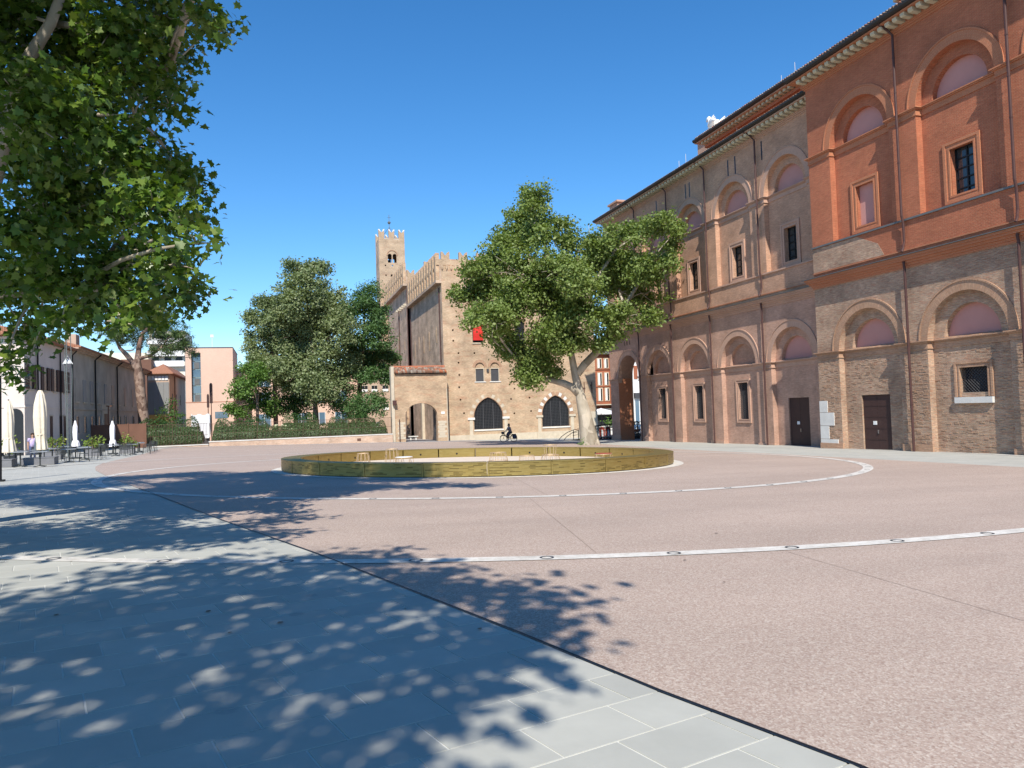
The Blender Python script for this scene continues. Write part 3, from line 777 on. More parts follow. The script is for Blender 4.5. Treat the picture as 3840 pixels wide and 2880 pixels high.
# attic storey set back above
MB().box(36.2, 46, 30, 55.9, 19, 24.05).build('attic_wall', 'brick_orange', TH)
def attic():
    mb = MB().box(35.95, 36.2, 30, 56.1, 23.75, 24.0); mb.build('attic_cornice', 'brick_orange', TH)
    first = None; y = 36.4
    while y < 56:
        if first is None: first = MB().box(35.55, 36.2, y-.12, y+.12, 24.02, 24.22).build('attic_bracket', 'bracket_stone', TH)
        else: share(first, TH, (0, y-36.4, 0))
        y += .5
    MB().box(35.35, 46.5, 30, 56.6, 24.222, 24.30).build('attic_soffit', 'brick_pink_trim', TH)
    MB().prism([(35.38, 24.3), (35.2, 24.32), (35.1, 24.42), (35.1, 24.55), (35.38, 24.5)], 'y', 30, 56.7).build('attic_gutter', 'black_gutter', TH)
    roof_slope(35.2, 41.5, 30, 56.6, 24.56, 26.2)
attic()
MB().box(37.0, 39.2, 56.65, 58.9, 19, 25.2).box(36.8, 39.4, 56.4, 59.1, 25.2, 25.42).build('statue_pedestal', 'brick_pink_trim', TH)
MB().box(32.5, 33.6, 66.6, 68.4, 20.0, 21.75).box(32.35, 33.75, 66.4, 68.6, 21.75, 21.93).build('corner_turret', 'brick_pink_trim', TH)
# rainwater pipes
def pipe(pts, name='downpipe', r=.062):
    mb = MB().tube(pts, r, 8)
    a, b = Vector(pts[0]), Vector(pts[-1]); k = 1
    for i in range(1, int(abs(a.z-b.z)/1.8)):
        z = max(a.z, b.z)-i*1.8; mb.lathe([(r+.014, -.03), (r+.014, .03)], (pts[len(pts)//2][0], pts[len(pts)//2][1], z), 8)
    return mb.build(name, 'pipe_brown', TH)
for y in (29.72, 23.65, 17.6):
    pipe([(X0-.9, y+.25, 20.62), (X0-.55, y+.2, 20.45), (X0-.24, y, 20.0), (X0-.24, y, 16.05), (X0-.24, y, 10.7)])
    pipe([(X0-.24, y, 10.75), (X0-.16, y, 10.3), (X0-.16, y, 9.4), (X0-.4, y-.15, 9.05), (X0-.5, y-.15, 8.85)])
    pipe([(X0-.3, y-.02, 8.4), (X0-.24, y-.02, 8.0), (X0-.24, y-.02, 4.4), (X0-.24, y-.02, gz(X0, y))])
for y in (43.45, 49.9, 55.85, 61.8):
    pipe([(X1-.9, y+.3, 20.25), (X1-.5, y+.2, 20.05), (X1-.24, y, 19.6), (X1-.24, y, 15.6), (X1-.24, y, 10.4)])
    pipe([(X1-.24, y, 10.4), (X1-.16, y, 10.0), (X1-.16, y, 9.3), (X1-.4, y-.15, 8.95), (X1-.5, y-.15, 8.75)])
    pipe([(X1-.3, y, 8.3), (X1-.24, y, 7.9), (X1-.24, y, 4.3), (X1-.24, y, gz(X1, y)-.05)])
# dark slots under the recessed eaves
for y, z in ((46.1, 18.3), (47.0, 18.3), (52.4, 18.3), (53.0, 18.3), (57.9, 18.3), (43.0, 18.3)):
    MB().box(X1-.006, X1+.02, y-.07, y+.07, z-.2, z+1.1).build('vent_slot', 'window_dark', TH)
for y in (64.1, 64.65, 65.2): MB().box(X1-.006, X1+.02, y-.1, y+.1, 7.35, 7.75).build('vent_slot', 'window_dark', TH)
# white stone repair blocks on the corner of the front block
for z0, z1, ya, yb in ((-1.2, -.72, 35.2, 36.62), (-.72, .05, 35.9, 36.615), (.05, .82, 35.45, 36.61), (.82, 1.5, 35.95, 36.612)):
    MB().box(X0-.035, X0+.3, ya, yb, z0+.01, z1-.01).build('corner_stone', 'stone_white', TH)
# individual proud bricks on the weathered ground storey: the 300 nearest to the camera as bricks, the rest joined
def proud_bricks():
    first = None; n = 0; rest_ = MB(); cand = []
    for (ya, yb) in ((28.80, 30.50), (22.73, 24.43), (34.88, 36.58)):
        z = -.75
        while z < 3.8:
            y = ya+random.uniform(0, .2)
            while y < yb-.3:
                if random.random() < .55: cand.append((y, z))
                y += random.uniform(.27, .5)
            z += .068
    random.shuffle(cand); cand.sort(key=lambda p: abs(p[0]-29.6) > 1)
    for y, z in cand:
        L = random.uniform(.2, .27)
        if n < 300:
            if first is None: first = MB().box(-.014, .03, 0, .25, 0, .056).build('brick', 'brick_old_trim', TH); first.location = (X0, y, z)
            else: share(first, TH, (X0+random.uniform(-.006, .009), y, z))
            n += 1
        else: rest_.box(X0-.012+random.uniform(-.005, .008), X0+.03, y, y+L, z, z+.056)
    for c in (26.62, 32.69):
        z = -1.1
        while z < 3.7:
            y = c-HW+.02
            while y < c+HW-.3:
                L = random.uniform(.2, .28)
                inwin = (1.1 < z < 3.3 and abs(y-c) < 1.35) if c < 30 else (z < 1.95 and abs(y-c) < 1.35)
                if random.random() < .35 and not inwin: rest_.box(X0+.37-random.uniform(.006, .018), X0+.39, y, y+L, z, z+.056)
                y += L+random.uniform(.02, .3)
            z += .068
    rest_.build('brickwork', 'brick_old', TH, kind='stuff')
proud_bricks()
# statue and rods on the roof
def statue(name, label, x, y, z, s):
    t = thing(name, label, 'statue', (x, y, z))
    def P(a, b, c): return (x+a*s, y+b*s, z+c*s)
    mb = MB().tube([P(0, .75, .10), P(0, .35, .34), P(0, -.05, .62), P(0, -.35, .72), P(0, -.6, .5)], [.12*s, .34*s, .36*s, .26*s, .08*s], 10)
    mb.tube([P(0, .30, .55), P(0, .52, .90), P(0, .50, 1.2), P(0, .60, 1.40), P(0, .74, 1.36), P(0, .92, 1.26)], [.24*s, .17*s, .13*s, .15*s, .12*s, .02*s], 9)
    mb.build('bird_body', 'statue_white', t, smooth=True)
    for sx in (-1, 1):
        w = MB()
        for k in range(5):
            w.tube([P(sx*.25, .22-.06*k, .72-.02*k), P(sx*(.38+.02*k), -.2-.1*k, .98-.04*k), P(sx*.42, -.62-.10*k, 1.12-.14*k)], [.13*s, .10*s, .03*s], 6)
        w.build('wing', 'statue_white', t, smooth=True)
    MB().lathe([(.95*s, -.15*s), (.85*s, .0), (.62*s, .16*s), (.3*s, .3*s)], (x, y, z), 12, lambda a, j: 1+.12*math.sin(5*a+j)).build('rock_base', 'statue_white', t)
statue('roof_statue', 'white stone winged bird statue on a pedestal at the attic corner', 38.1, 57.75, 25.6, 1.35)
MB().box(42, 60, 12, 40.6, 24, 29.6).build('fly_tower_wall', 'brick_orange', TH)
MB().box(41.6, 60, 11.6, 41.0, 29.6, 29.75).box(41.75, 60, 11.8, 40.8, 29.2, 29.45).build('fly_tower_cornice', 'bracket_stone', TH)
statue('roof_statue', 'small white bird statue just showing above the roof tiles', 41.5, 52.7, 27.0, .7)
for (x, y, z0, z1) in ((38, 46.6, 25.3, 27.2), (38, 48.2, 25.3, 26.9), (36.0, 51.4, 22.4, 24.0), (36.4, 60.0, 22, 24.6), (35.2, 59.2, 21.5, 23.6)):
    MB().tube([(x, y, z0), (x, y, z1)], .018, 5).build('lightning_rod', 'stone_white', TH)
# ------------------------------------------------------------------ castle
CA = thing('castle', 'pale brick medieval castle with swallowtail battlements behind the plane tree', 'castle', (18.3, 84, -1.8))
YF, XS = 84.0, 18.3
def gothic(c, hw, zb, zs, za, n=10):
    # pointed arch outline, apex za
    L = []; h = za-zs; R = (hw*hw+h*h)/(2*hw); amax = math.asin(min(1, h/R))
    right = [(c+hw-R+R*math.cos(amax*i/n), zs+R*math.sin(amax*i/n)) for i in range(n+1)]
    left = [(2*c-x, z) for x, z in reversed(right[:-1])]
    return [(c+hw, zb)]+right+left+[(c-hw, zb)], right, R, amax
def round_hole(c, hw, zb, zs): return [(c+hw, zb)]+arc(c, zs, hw, 0, PI, 12)+[(c-hw, zb)]
holes = []
A1, A2 = 23.42, 31.8
for c in (A1, A2): holes.append(gothic(c, 1.75, -.62, .75, 3.08)[0])
for c in (22.55, 24.38): holes.append(round_hole(c, .55, 4.95, 6.62))
holes.append(round_hole(22.42, .62, 9.5, 11.5)); holes.append(round_hole(27.6, .62, 9.5, 11.5)); holes.append(round_hole(32.6, .62, 9.5, 11.5))
for c in (29.6, 31.4): holes.append(round_hole(c, .55, 4.95, 6.62))
ph = [(19.99, 12.55), (19.49, 10.95), (19.5, 9.72), (20.07, 8.29), (21.97, 8.27), (25.43, 8.34), (20.05, 7.18), (20.09, 5.76), (20.03, 4.34), (20.14, 2.9), (20.51, 1.32), (26.72, 4.02), (26.83, 5.51), (26.25, 2.8), (28.69, 1.3), (26.6, 1.1), (28.55, 2.9), (32.85, 6.93), (35.01, 8.38), (36.34, 8.4), (27.6, 6.98), (35.0, 4.3), (36.5, 4.16), (27.4, 8.3), (20.0, 14.2), (24.9, 9.9), (25.2, 12.5), (30.2, 12.5), (35, 12.4), (35.1, 10.1), (30.1, 9.9), (19.6, 16.0), (25, 15.8), (30, 15.9), (35.3, 15.9), (34.9, 6.2)]
for x, z in ph: holes.append([(x+.1, z-.1), (x+.1, z+.1), (x-.1, z+.1), (x-.1, z-.1)])
MB().plate('y', YF, [(37.15, -3), (37.15, 18.5), (XS, 18.5), (XS, -3)], holes, .45).build('front_wall', 'brick_castle', CA)
MB().box(XS+.3, 37.1, YF+.45, YF+.5, -3, 17).build('backing', 'window_dark', CA)
MB().box(37.0, 37.15, YF+.003, 110, -3, 18.5).build('rear_wall', 'brick_castle', CA)
MB().box(XS, XS+.5, YF+.002, 105.0, -3, 18.3).build('side_wall', 'brick_castle_side', CA)
MB().box(XS+.4, 37, YF+.4, 104.9, 17.0, 17.6).build('roof_terrace', 'brick_castle', CA)
MB().box(XS-.05, XS+.42, YF-.05, YF+.4, -3, -.2).build('corner_block', 'stone_cream', CA)
MB().box(35.9, 37.2, YF-.04, YF+.3, -3, 1.0).build('corner_block', 'stone_cream', CA)
MB().box(XS+.45, 35.9, YF-.03, YF+.01, -3, -1.2).build('wall_base', 'stone_cream', CA)
# pointed grated arches with alternating white and red voussoirs
for c, lab in ((A1, None), (A2, None)):
    pts, right, R, amax = gothic(c, 1.75, -.62, .75, 3.08)
    MB().box(c-1.75, c+1.75, YF+.36, YF+.4, -.65, 3.1).build('dark_interior', 'window_dark', CA)
    for side in (1, -1):
        n = 9
        for k in range(n):
            ta, tb = amax*k/n, amax*(k+1)/n
            ro = [R+.09, R+.52]
            P = [(c+side*(1.75-R+r*math.cos(t)), .75+r*math.sin(t)) for r, t in ((ro[0], ta+.004), (ro[1], ta+.004), (ro[1], tb-.004), (ro[0], tb-.004))]
            if side < 0: P = P[::-1]
            P = [(max(p[0], c+.004) if side > 0 else min(p[0], c-.004), p[1]) for p in P]
            MB().prism(P, 'y', YF-.035, YF+.05).build('voussoir', (('stone_white' if c == A2 else 'stone_cream') if k % 2 else ('brick_old_trim' if c == A2 else 'brick_castle')), CA)
        MB().tube([(c+side*(1.75-R+(R+.04)*math.cos(amax*i/12)), YF-.03, .75+(R+.04)*math.sin(amax*i/12)) for i in range(13)], .055, 5).build('arch_moulding', 'brick_old_trim', CA)
        x = c+side*2.1
        MB().box(x-.42, x+.42, YF-.14, YF+.02, .52, .78).build('impost', 'stone_white' if c == A1 else 'stone_cream', CA)
        MB().box(x-.2, x+.2, YF-.06, YF+.02, -3, .518).box(x-.34, x+.34, YF-.12, YF+.02, -3, -1.25).build('pier', 'stone_cream', CA)
    g = MB()
    for i in range(19):
        x = c-1.66+i*.184; dx = abs(x-c); zt = .75+math.sqrt(max(.01, R*R-(dx+R-1.75)**2))
        g.box(x-.014, x+.014, YF+.10, YF+.128, -.62, zt)
    z = -.5
    while z < 3.0:
        hw = 1.75 if z < .75 else max(.05, math.sqrt(max(.01, R*R-(z-.75)**2))-R+1.75)
        g.box(c-hw, c+hw, YF+.085, YF+.113, z-.012, z+.012); z += .178
    for dx in (-.6, .6): g.box(c+dx-.035, c+dx+.035, YF+.06, YF+.14, -.62, 2.4)
    g.build('iron_grating', 'iron_grille', CA)
    MB().box(c-1.78, c+1.78, YF-.10, YF+.3, -.80, -.64).build('sill', 'stone_white', CA)
# paired windows and red shuttered window
for c in (22.55, 24.38, 29.6, 31.4):
    w = MB().annulus('y', (c, 6.62), .55, .86, YF-.03, YF+.03, n=14).build('window', 'brick_old_trim', CA)
    MB().box(c-.55, c+.55, YF+.15, YF+.18, 6.5, 7.2).build('lunette', 'brick_castle', w)
    MB().box(c-.5, c+.5, YF+.2, YF+.22, 4.95, 6.5).build('pane', 'iron_grille', w)
    MB().box(c-.55, c-.47, YF+.1, YF+.24, 4.95, 6.5).box(c+.47, c+.55, YF+.1, YF+.24, 4.95, 6.5).box(c-.47, c+.47, YF+.1, YF+.24, 6.42, 6.5).build('frame', 'stone_cream', w)
    MB().box(c-.68, c+.68, YF-.08, YF+.2, 4.84, 4.948).build('sill', 'stone_white', w)
MB().box(23.36, 23.6, YF-.18, YF+.01, 6.05, 6.4).build('wall_lamp', 'iron_grille', CA)
for c in (22.42, 27.6, 32.6):
    w = MB().annulus('y', (c, 11.5), .62, .95, YF-.03, YF+.03, n=14).build('window', 'brick_old_trim', CA)
    MB().box(c-.62, c+.62, YF+.2, YF+.22, 9.4, 12.1).build('pane', 'window_dark', w)
    MB().box(c-.68, c+.68, YF-.1, YF+.2, 9.36, 9.46).build('sill', 'stone_cream', w)
    if c > 23: continue
    b = MB(); nz_ = 8
    for k in range(nz_):
        z0, z1 = 9.75+1.95*k/nz_, 9.75+1.95*(k+1)/nz_
        b.face([(c-.60, YF-.22+.05*math.cos(k*.9), z0), (c+.60, YF-.22+.05*math.cos(k*.9), z0), (c+.60, YF-.22+.05*math.cos(k*.9+.9), z1), (c-.60, YF-.22+.05*math.cos(k*.9+.9), z1)])
    b.box(c-.62, c+.62, YF-.25, YF-.0, 11.7, 11.76)
    b.build('red_awning', 'red_banner', w)
# battlements: swallowtail merlons
def merlon_poly(w, h, notch=.42):
    q = w/2; L = [(-q, 0), (q, 0), (q, h)]
    L += [(q-.06, h+.03), (q*.55, h-.05), (q*.25, h-notch*.7), (.0, h-notch), (-q*.25, h-notch*.7), (-q*.55, h-.05), (-q+.06, h+.03), (-q, h)]
    return L
mx = MB().prism([(x, z) for x, z in merlon_poly(.98, .85)], 'y', 0, .45)
first = None; x = XS+.56
while x < 37:
    if first is None: first = mx.build('merlon', 'brick_castle', CA); first.location = (x, YF-.02, 19.2)
    else: share(first, CA, (x, YF-.02, 19.2))
    x += 2.12
MB().box(XS-.55, 37.2, YF-.03, YF+.45, 18.502, 19.2).build('parapet', 'brick_castle', CA)
mb = MB(); x = XS+.1
while x < 37: mb.prism([(x-.12, 18.5), (x+.12, 18.5), (x+.12, 18.2), (x, 17.9), (x-.12, 18.2)], 'y', YF-.16, YF-.001); x += .53
mb.build('corbel_table', 'brick_castle', CA, kind=None)
def side_battlement(y0, y1, zf, hh, mat):
    # projecting piers that run up from the corbel course into the merlons, dark slots between them
    MB().box(XS-.22, XS+.02, y0-.02, y1, zf, zf+1.75).build('parapet', 'brick_castle_side', CA)
    MB().box(XS-.66, XS+.02, y0-.02, y1, zf-.34, zf-.02).build('corbel_course', 'brick_castle_side', CA)
    fm = None; n = int((y1-y0-.3)/1.72); st = (y1-y0-.4)/n
    for k in range(n):
        yy = y0+.55+k*st
        if fm is None:
            fm = MB().prism(merlon_poly(.92, hh), 'x', XS-.62, XS-.16).build('merlon', mat, CA); fm.location = (0, yy, zf)
        else: share(fm, CA, (0, yy, zf))
    mb = MB()
    for k in range(n-1):
        ya, yb = y0+.55+k*st+.46, y0+.55+(k+1)*st-.46
        mb.prism([(ya, zf+1.2), (ya+.001, zf+1.7), (yb-.001, zf+1.7), (yb, zf+1.2), (yb-.12, zf+1.4), ((ya+yb)/2, zf+1.5), (ya+.12, zf+1.4)], 'x', XS-.58, XS-.2)
    mb.build('slot_arches', mat, CA, kind='stuff')
side_battlement(YF, 105.1, 16.75, 3.15, 'brick_castle')
# gap wall, second block with its own front
MB().box(XS+1.2, XS+1.6, 105.01, 107, -3, 17.5).build('recess_wall', 'brick_castle', CA)
MB().box(XS, XS+.5, 107.0, 131, -3, 20.4).build('side_wall', 'brick_castle_side', CA)
MB().prism([(XS, -3), (34, -3), (34, 22.6), (21.9, 22.6), (20.7, 22.2), (19.3, 21.3), (XS, 21.3)], 'y', 107.0, 107.45).build('upper_front_wall', 'brick_castle', CA)
for x, z in ((XS+.5, 21.3), (21.4, 22.6), (24, 22.6), (26.2, 22.6)): share(first, CA, M=Matrix.Translation((x, 106.98, z))@Matrix.Scale(1.15, 4))
side_battlement(107.0, 130.5, 20.3, 3.0, 'brick_castle')
# side wall details: blind lancets, pipes
for y, z0, z1 in ((87.7, 9.8, 11.75), (92.1, 9.2, 11.65), (95.8, 9.2, 11.45), (99.1, 10.0, 11.65), (102.2, 9.0, 11.5), (110.9, 10.9, 12.3), (116.5, 11.5, 13.5)):
    MB().prism([(y-.3, z0), (y+.3, z0), (y+.3, z1-.45), (y+.18, z1-.12), (y, z1), (y-.18, z1-.12), (y-.3, z1-.45)], 'x', XS-.03, XS+.01).build('blind_lancet', 'brick_castle', CA)
def cpipe(x, y, z0, z1): MB().tube([(x, y, z1), (x, y, z0)], .07, 6).build('downpipe', 'pipe_brown', CA)
cpipe(XS-.12, 85.0, 7.3, 16.0); cpipe(XS-.12, 104.6, 5, 16.4); cpipe(XS-.12, 107.2, 5, 20); cpipe(XS-.12, 115, 3, 17.5)
for y in (108.4, 110.1, 112, 113.7, 115.4): MB().box(XS-.5, XS+.01, y-.25, y+.25, 17.2, 17.5).build('stone_spout', 'stone_cream', CA)
for x in (35.6, 36.6): MB().box(x-.04, x+.04, YF-.06, YF+.01, 3.2, 4.6).box(x-.12, x+.12, YF-.08, YF+.01, 3.8, 3.9).build('iron_tie', 'pipe_brown', CA)
# ------------------------------------------------------------------ bell tower
TW = thing('bell_tower', 'slender square brick bell tower with white capped merlons behind the castle', 'tower', (19.35, 130, -2))
tx0, tx1, ty0, ty1 = 17.15, 21.6, 128.0, 132.4
bif = []
for c in (18.98, 19.82): bif.append(round_hole(c, .34, 27.5, 28.7))
th_ = bif+[round_hole(19.25, .2, 24.6, 25.3)]+[[(x+.12, z-.12), (x+.12, z+.12), (x-.12, z+.12), (x-.12, z-.12)] for x, z in ((18.2, 27.0), (19.4, 27.0), (20.8, 27.0), (18.25, 25.3), (18.3, 23.6), (19.5, 23.6), (18.3, 21.8))]
MB().plate('y', ty0, rect(tx0, tx1, -3, 31.6), th_, .5).build('front_wall', 'brick_tower', TW)
MB().plate('y', ty1, rect(tx0, tx1, -3, 31.6), [round_hole(c, .34, 27.5, 28.7) for c in (19.2, 20.06)], -.5).build('rear_wall', 'brick_tower', TW)
MB().box(tx0, tx0+.5, ty0+.002, ty1, -3, 31.6).build('side_wall', 'brick_castle_side', TW)
MB().box(tx1-.5, tx1, ty0+.002, ty1, -3, 31.6).build('side_wall', 'brick_tower', TW)
MB().box(tx0+.5, tx1-.5, ty0+.5, ty1-.5, 30.6, 30.9).box(tx0+.5, tx1-.5, ty0+.5, ty1-.5, 26.2, 26.5).build('floor_slab', 'brick_tower', TW)
MB().annulus('y', (19.4, 28.75), .82, .98, ty0-.08, ty0+.02, n=18).build('arch_moulding', 'brick_old_trim', TW)
MB().tube([(19.4, ty0+.1, 27.5), (19.4, ty0+.1, 28.75)], .06, 8).build('window_column', 'stone_white', TW)
MB().tube([(19.1, 130, 27.2), (19.1, 130, 28.3)], .3, 10).build('bell', 'iron_grille', TW)
fm = fc2 = None
for y in (ty0, ty1-.45):
    for x in (tx0+.5, 19.38, tx1-.5):
        if fm is None:
            fm = MB().prism(merlon_poly(.98, 1.55), 'y', 0, .45).build('merlon', 'brick_tower', TW); fm.location = (x, y, 31.6)
            fc2 = MB().prism([(-.52, 1.5), (-.16, 1.2), (-.12, 1.28), (-.3, 1.66), (-.52, 1.68)], 'y', -.03, .48).prism([(.52, 1.5), (.16, 1.2), (.12, 1.28), (.3, 1.66), (.52, 1.68)], 'y', -.03, .48).build('merlon_cap', 'stone_white', TW); fc2.location = (x, y, 31.6)
        else: share(fm, TW, (x, y, 31.6)); share(fc2, TW, (x, y, 31.6))
for (xa, xb) in ((tx0+.99, 18.89), (19.87, tx1-.99)): MB().box(xa, xb, ty0-.01, ty0+.3, 31.602, 31.66).build('coping', 'stone_white', TW)
wv = MB().tube([(19.35, 130.2, 31), (19.35, 130.2, 36.4)], .05, 6).lathe([(.02, -.3), (.22, -.16), (.3, 0), (.22, .16), (.02, .3)], (19.35, 130.2, 35.0), 10)
for s_ in (-1, 1):
    wv.tube([(19.35, 130.2, 34.2), (19.35+1.6*s_, 130.2-1.8, 32.0)], .02, 4).tube([(19.35, 130.2, 34.2), (19.35+1.6*s_, 130.2+1.8, 32.0)], .02, 4)
wv.tube([(19.05, 130.2, 35.9), (19.65, 130.2, 35.9)], .03, 4)
wv.build('weathervane', 'steel_grey', TW)
# ------------------------------------------------------------------ gate wall beside the castle
GW = thing('gate_wall', 'tan brick gate wall with an arched opening and tiled coping beside the castle', 'gate wall', (15.2, 82.9, -1.7))
g_hole = [(17.05, -2.9), (17.05, 1.25)]+[(15.25+1.8*math.cos(PI*i/18), 1.25+1.38*math.sin(PI*i/18)) for i in range(1, 18)]+[(13.45, 1.25), (13.45, -2.9)]
MB().plate('y', 82.5, [(18.28, -3), (18.28, 6.0), (12.3, 6.0), (12.3, -3)], [g_hole], .85).plate('y', 83.35, [(18.28, -3), (18.28, 6.0), (12.3, 6.0), (12.3, -3)], [g_hole], -.01).build('wall', 'brick_castle', GW)
MB().box(12.3, 12.31, 82.5, 83.35, -3, 6.0).build('side_face', 'brick_castle_side', GW)
MB().box(11.95, 12.29, 82.35, 83.3, -3, 6.75).build('ragged_edge', 'stone_cream', GW)
for xx, w in ((13.0, .42), (17.6, .5)):
    for k in range(7): MB().box(xx-w+.12*(k % 2), xx+w-.2*(k % 2), 82.485, 82.52, -1.3+k*.27, -1.3+k*.27+.25).build('quoin', 'stone_cream', GW)
MB().box(12.4, 18.2, 82.44, 83.4, 5.88, 6.0).build('eaves_board', 'window_dark', GW)
rt_ = MB().tube([(0, 0, 0), (0, .33, .17)], [.115, .095], 8, True)
first = None
for row in range(4):
    for i in range(29):
        x = 12.42+i*.202
        if first is None: first = rt_.build('roof_tile', 'roof_tile', GW); first.location = (x, 82.12+row*.27, 6.06+row*.15)
        else: share(first, GW, M=Matrix.Translation((x, 82.12+row*.27+random.uniform(-.02, .02), 6.06+row*.15+random.uniform(-.01, .015)))@Matrix.Rotation(random.uniform(-.05, .05), 4, 'Z'))
MB().tube([(12.3, 83.25, 6.72), (18.2, 83.25, 6.74)], .13, 8).build('ridge_tile', 'brick_orange', GW)
MB().box(12.35, 18.25, 82.3, 83.6, 6.0, 6.1).build('roof_bed', 'brick_orange_trim', GW)
MB().tube([(18.2, 82.42, 4.2), (18.2, 82.42, -1.7)], .05, 6).build('downpipe', 'stone_cream', GW)
MB().box(17.5, 17.9, 82.46, 82.5, 1.35, 1.6).build('street_number', 'sign_white', GW)
MB().tube([(12.75, 82.3, .9), (12.75, 82.3, -1.65)], .05, 6).build('iron_post', 'pipe_brown', GW)
MB().box(12.05, 12.45, 81.95, 82.34, 2.5, 3.0).build('wall_box', 'pipe_brown', GW)
# what stands beyond the gate
ig = thing('iron_gate', 'open wrought iron gate leaf seen through the arch', 'gate', (16.6, 84, -1.8))
mb = MB()
for i in range(9): mb.tube([(17.3-.02*i, 84+i*.16, -1.7), (17.3-.02*i, 84+i*.16, 2.4)], .022, 4)
for z in (-1.6, 0, 1.2, 2.3): mb.tube([(17.3, 84, z), (17.12, 85.3, z)], .03, 4)
for i in range(8):
    for z in (-1.2, -.5, .4): mb.tube([(17.3, 84+.08+i*.16+.06*math.cos(q), z+.3+.2*math.sin(q)) for q in (0, 1.2, 2.4, 3.6, 4.8)], .015, 4)
mb.build('scrollwork', 'iron_grille', ig)
sb = thing('stone_bench', 'small white stone bench in the lane beyond the gate', 'bench', (15.9, 92, -1.9))
MB().box(15.3, 16.5, 91.8, 92.3, -1.42, -1.30).build('seat', 'stone_white', sb); MB().box(15.5, 15.65, 91.9, 92.2, -1.95, -1.42).build('leg', 'stone_white', sb); MB().box(16.15, 16.3, 91.9, 92.2, -1.95, -1.42).build('leg', 'stone_white', sb)
for y, m in ((88.5, 'stone_cream'), (97, 'stone_cream'), (109, 'brick_castle'), (119, 'stone_cream')):
    MB().box(XS-.35, XS+.01, y-.35, y+.35, -3, 3.6).build('buttress', m, CA)
# ------------------------------------------------------------------ beige house behind the park trees
bh = thing('house', 'beige plastered house with white curtained windows behind the dark tree', 'house', (14.8, 118, -2))
MB().box(12.2, 17.4, 118.0, 130, -3, 10.5).build('wall', 'plaster_tan', bh)
MB().prism([(12.0, 10.5), (17.6, 10.5), (16.5, 11.4), (13, 11.4)], 'y', 117.7, 130).build('roof', 'roof_sheet', bh)
for z in (5.5, 7.2, 2.6):
    for x in (13.0, 14.5, 16.2):
        f = MB().box(x-.52, x+.52, 117.93, 118.01, z-.5, z+.6).build('window', 'stone_cream', bh)
        MB().box(x-.44, x-.02, 117.9, 117.95, z-.45, z+.5).box(x+.02, x+.44, 117.9, 117.95, z-.45, z+.5).build('pane', 'window_dark', f)
        MB().box(x-.44, x+.44, 117.89, 117.9, z-.45, z-.05).build('curtain', 'white_paint', f)
# ------------------------------------------------------------------ houses beyond, between castle and theatre
rh = thing('red_house', 'narrow red town house with white windows between castle and theatre', 'house', (50, 110, -2.5))
MB().box(46.5, 53.0, 110, 120, -3, 9.9).build('wall', 'brick_red_house', rh)
MB().prism([(46.1, 9.9), (53.4, 9.9), (52, 10.9), (47.5, 10.9)], 'y', 109.4, 120).build('roof', 'lead_grey', rh)
for x in (47.6, 49.38, 50.56, 52.1):
    for z0, z1 in ((2.5, 4.4), (5.0, 6.85), (7.75, 9.15)):
        f = MB().box(x-.42, x+.42, 109.92, 110.02, z0-.1, z1+.15).build('window', 'stone_cream', rh)
        MB().box(x-.28, x+.02, 109.88, 109.95, z0, z1).build('shutter', 'white_paint', f); MB().box(x+.03, x+.28, 109.89, 109.95, z0, z1).build('pane', 'window_dark', f)
MB().box(46.5, 53, 109.85, 110.01, 4.7, 4.82).box(46.5, 53, 109.85, 110.01, 7.45, 7.55).build('string_course', 'brick_red_house', rh)
MB().box(46.6, 52.9, 109.1, 110.0, 1.75, 1.9).build('balcony', 'stone_cream', rh)
mb = MB()
for i in range(32): mb.tube([(46.7+i*.19, 109.15, 1.9), (46.7+i*.19, 109.15, 2.35)], .02, 4)
mb.tube([(46.6, 109.15, 2.36), (52.9, 109.15, 2.36)], .03, 4); mb.build('balcony_railing', 'pipe_brown', rh)
MB().box(46.6, 52.9, 109.0, 109.98, .2, 1.2).build('shop_awning', 'lead_grey', rh)
MB().box(46.8, 52.8, 109.9, 110.01, -2.6, .2).build('shop_front', 'window_dark', rh)
gh = thing('grey_house', 'pale grey town building with a dark fascia seen through the theatre passage', 'building', (51, 101, -2.5))
MB().box(51.0, 62, 101.5, 109.2, -3, 14).build('wall', 'white_paint', gh)
MB().box(51.02, 54.5, 101.1, 101.49, 2.6, 3.4).build('fascia', 'iron_grille', gh)
for x in (51.5, 52.4): MB().box(x-.3, x+.3, 101.42, 101.52, -2.6, 2.2).build('shop_window', 'glass_blue', gh)
for x in (51.45, 52.5, 53.5): MB().box(x-.3, x+.3, 101.42, 101.52, 5.5, 7.5).build('window', 'brick_red_house', gh)
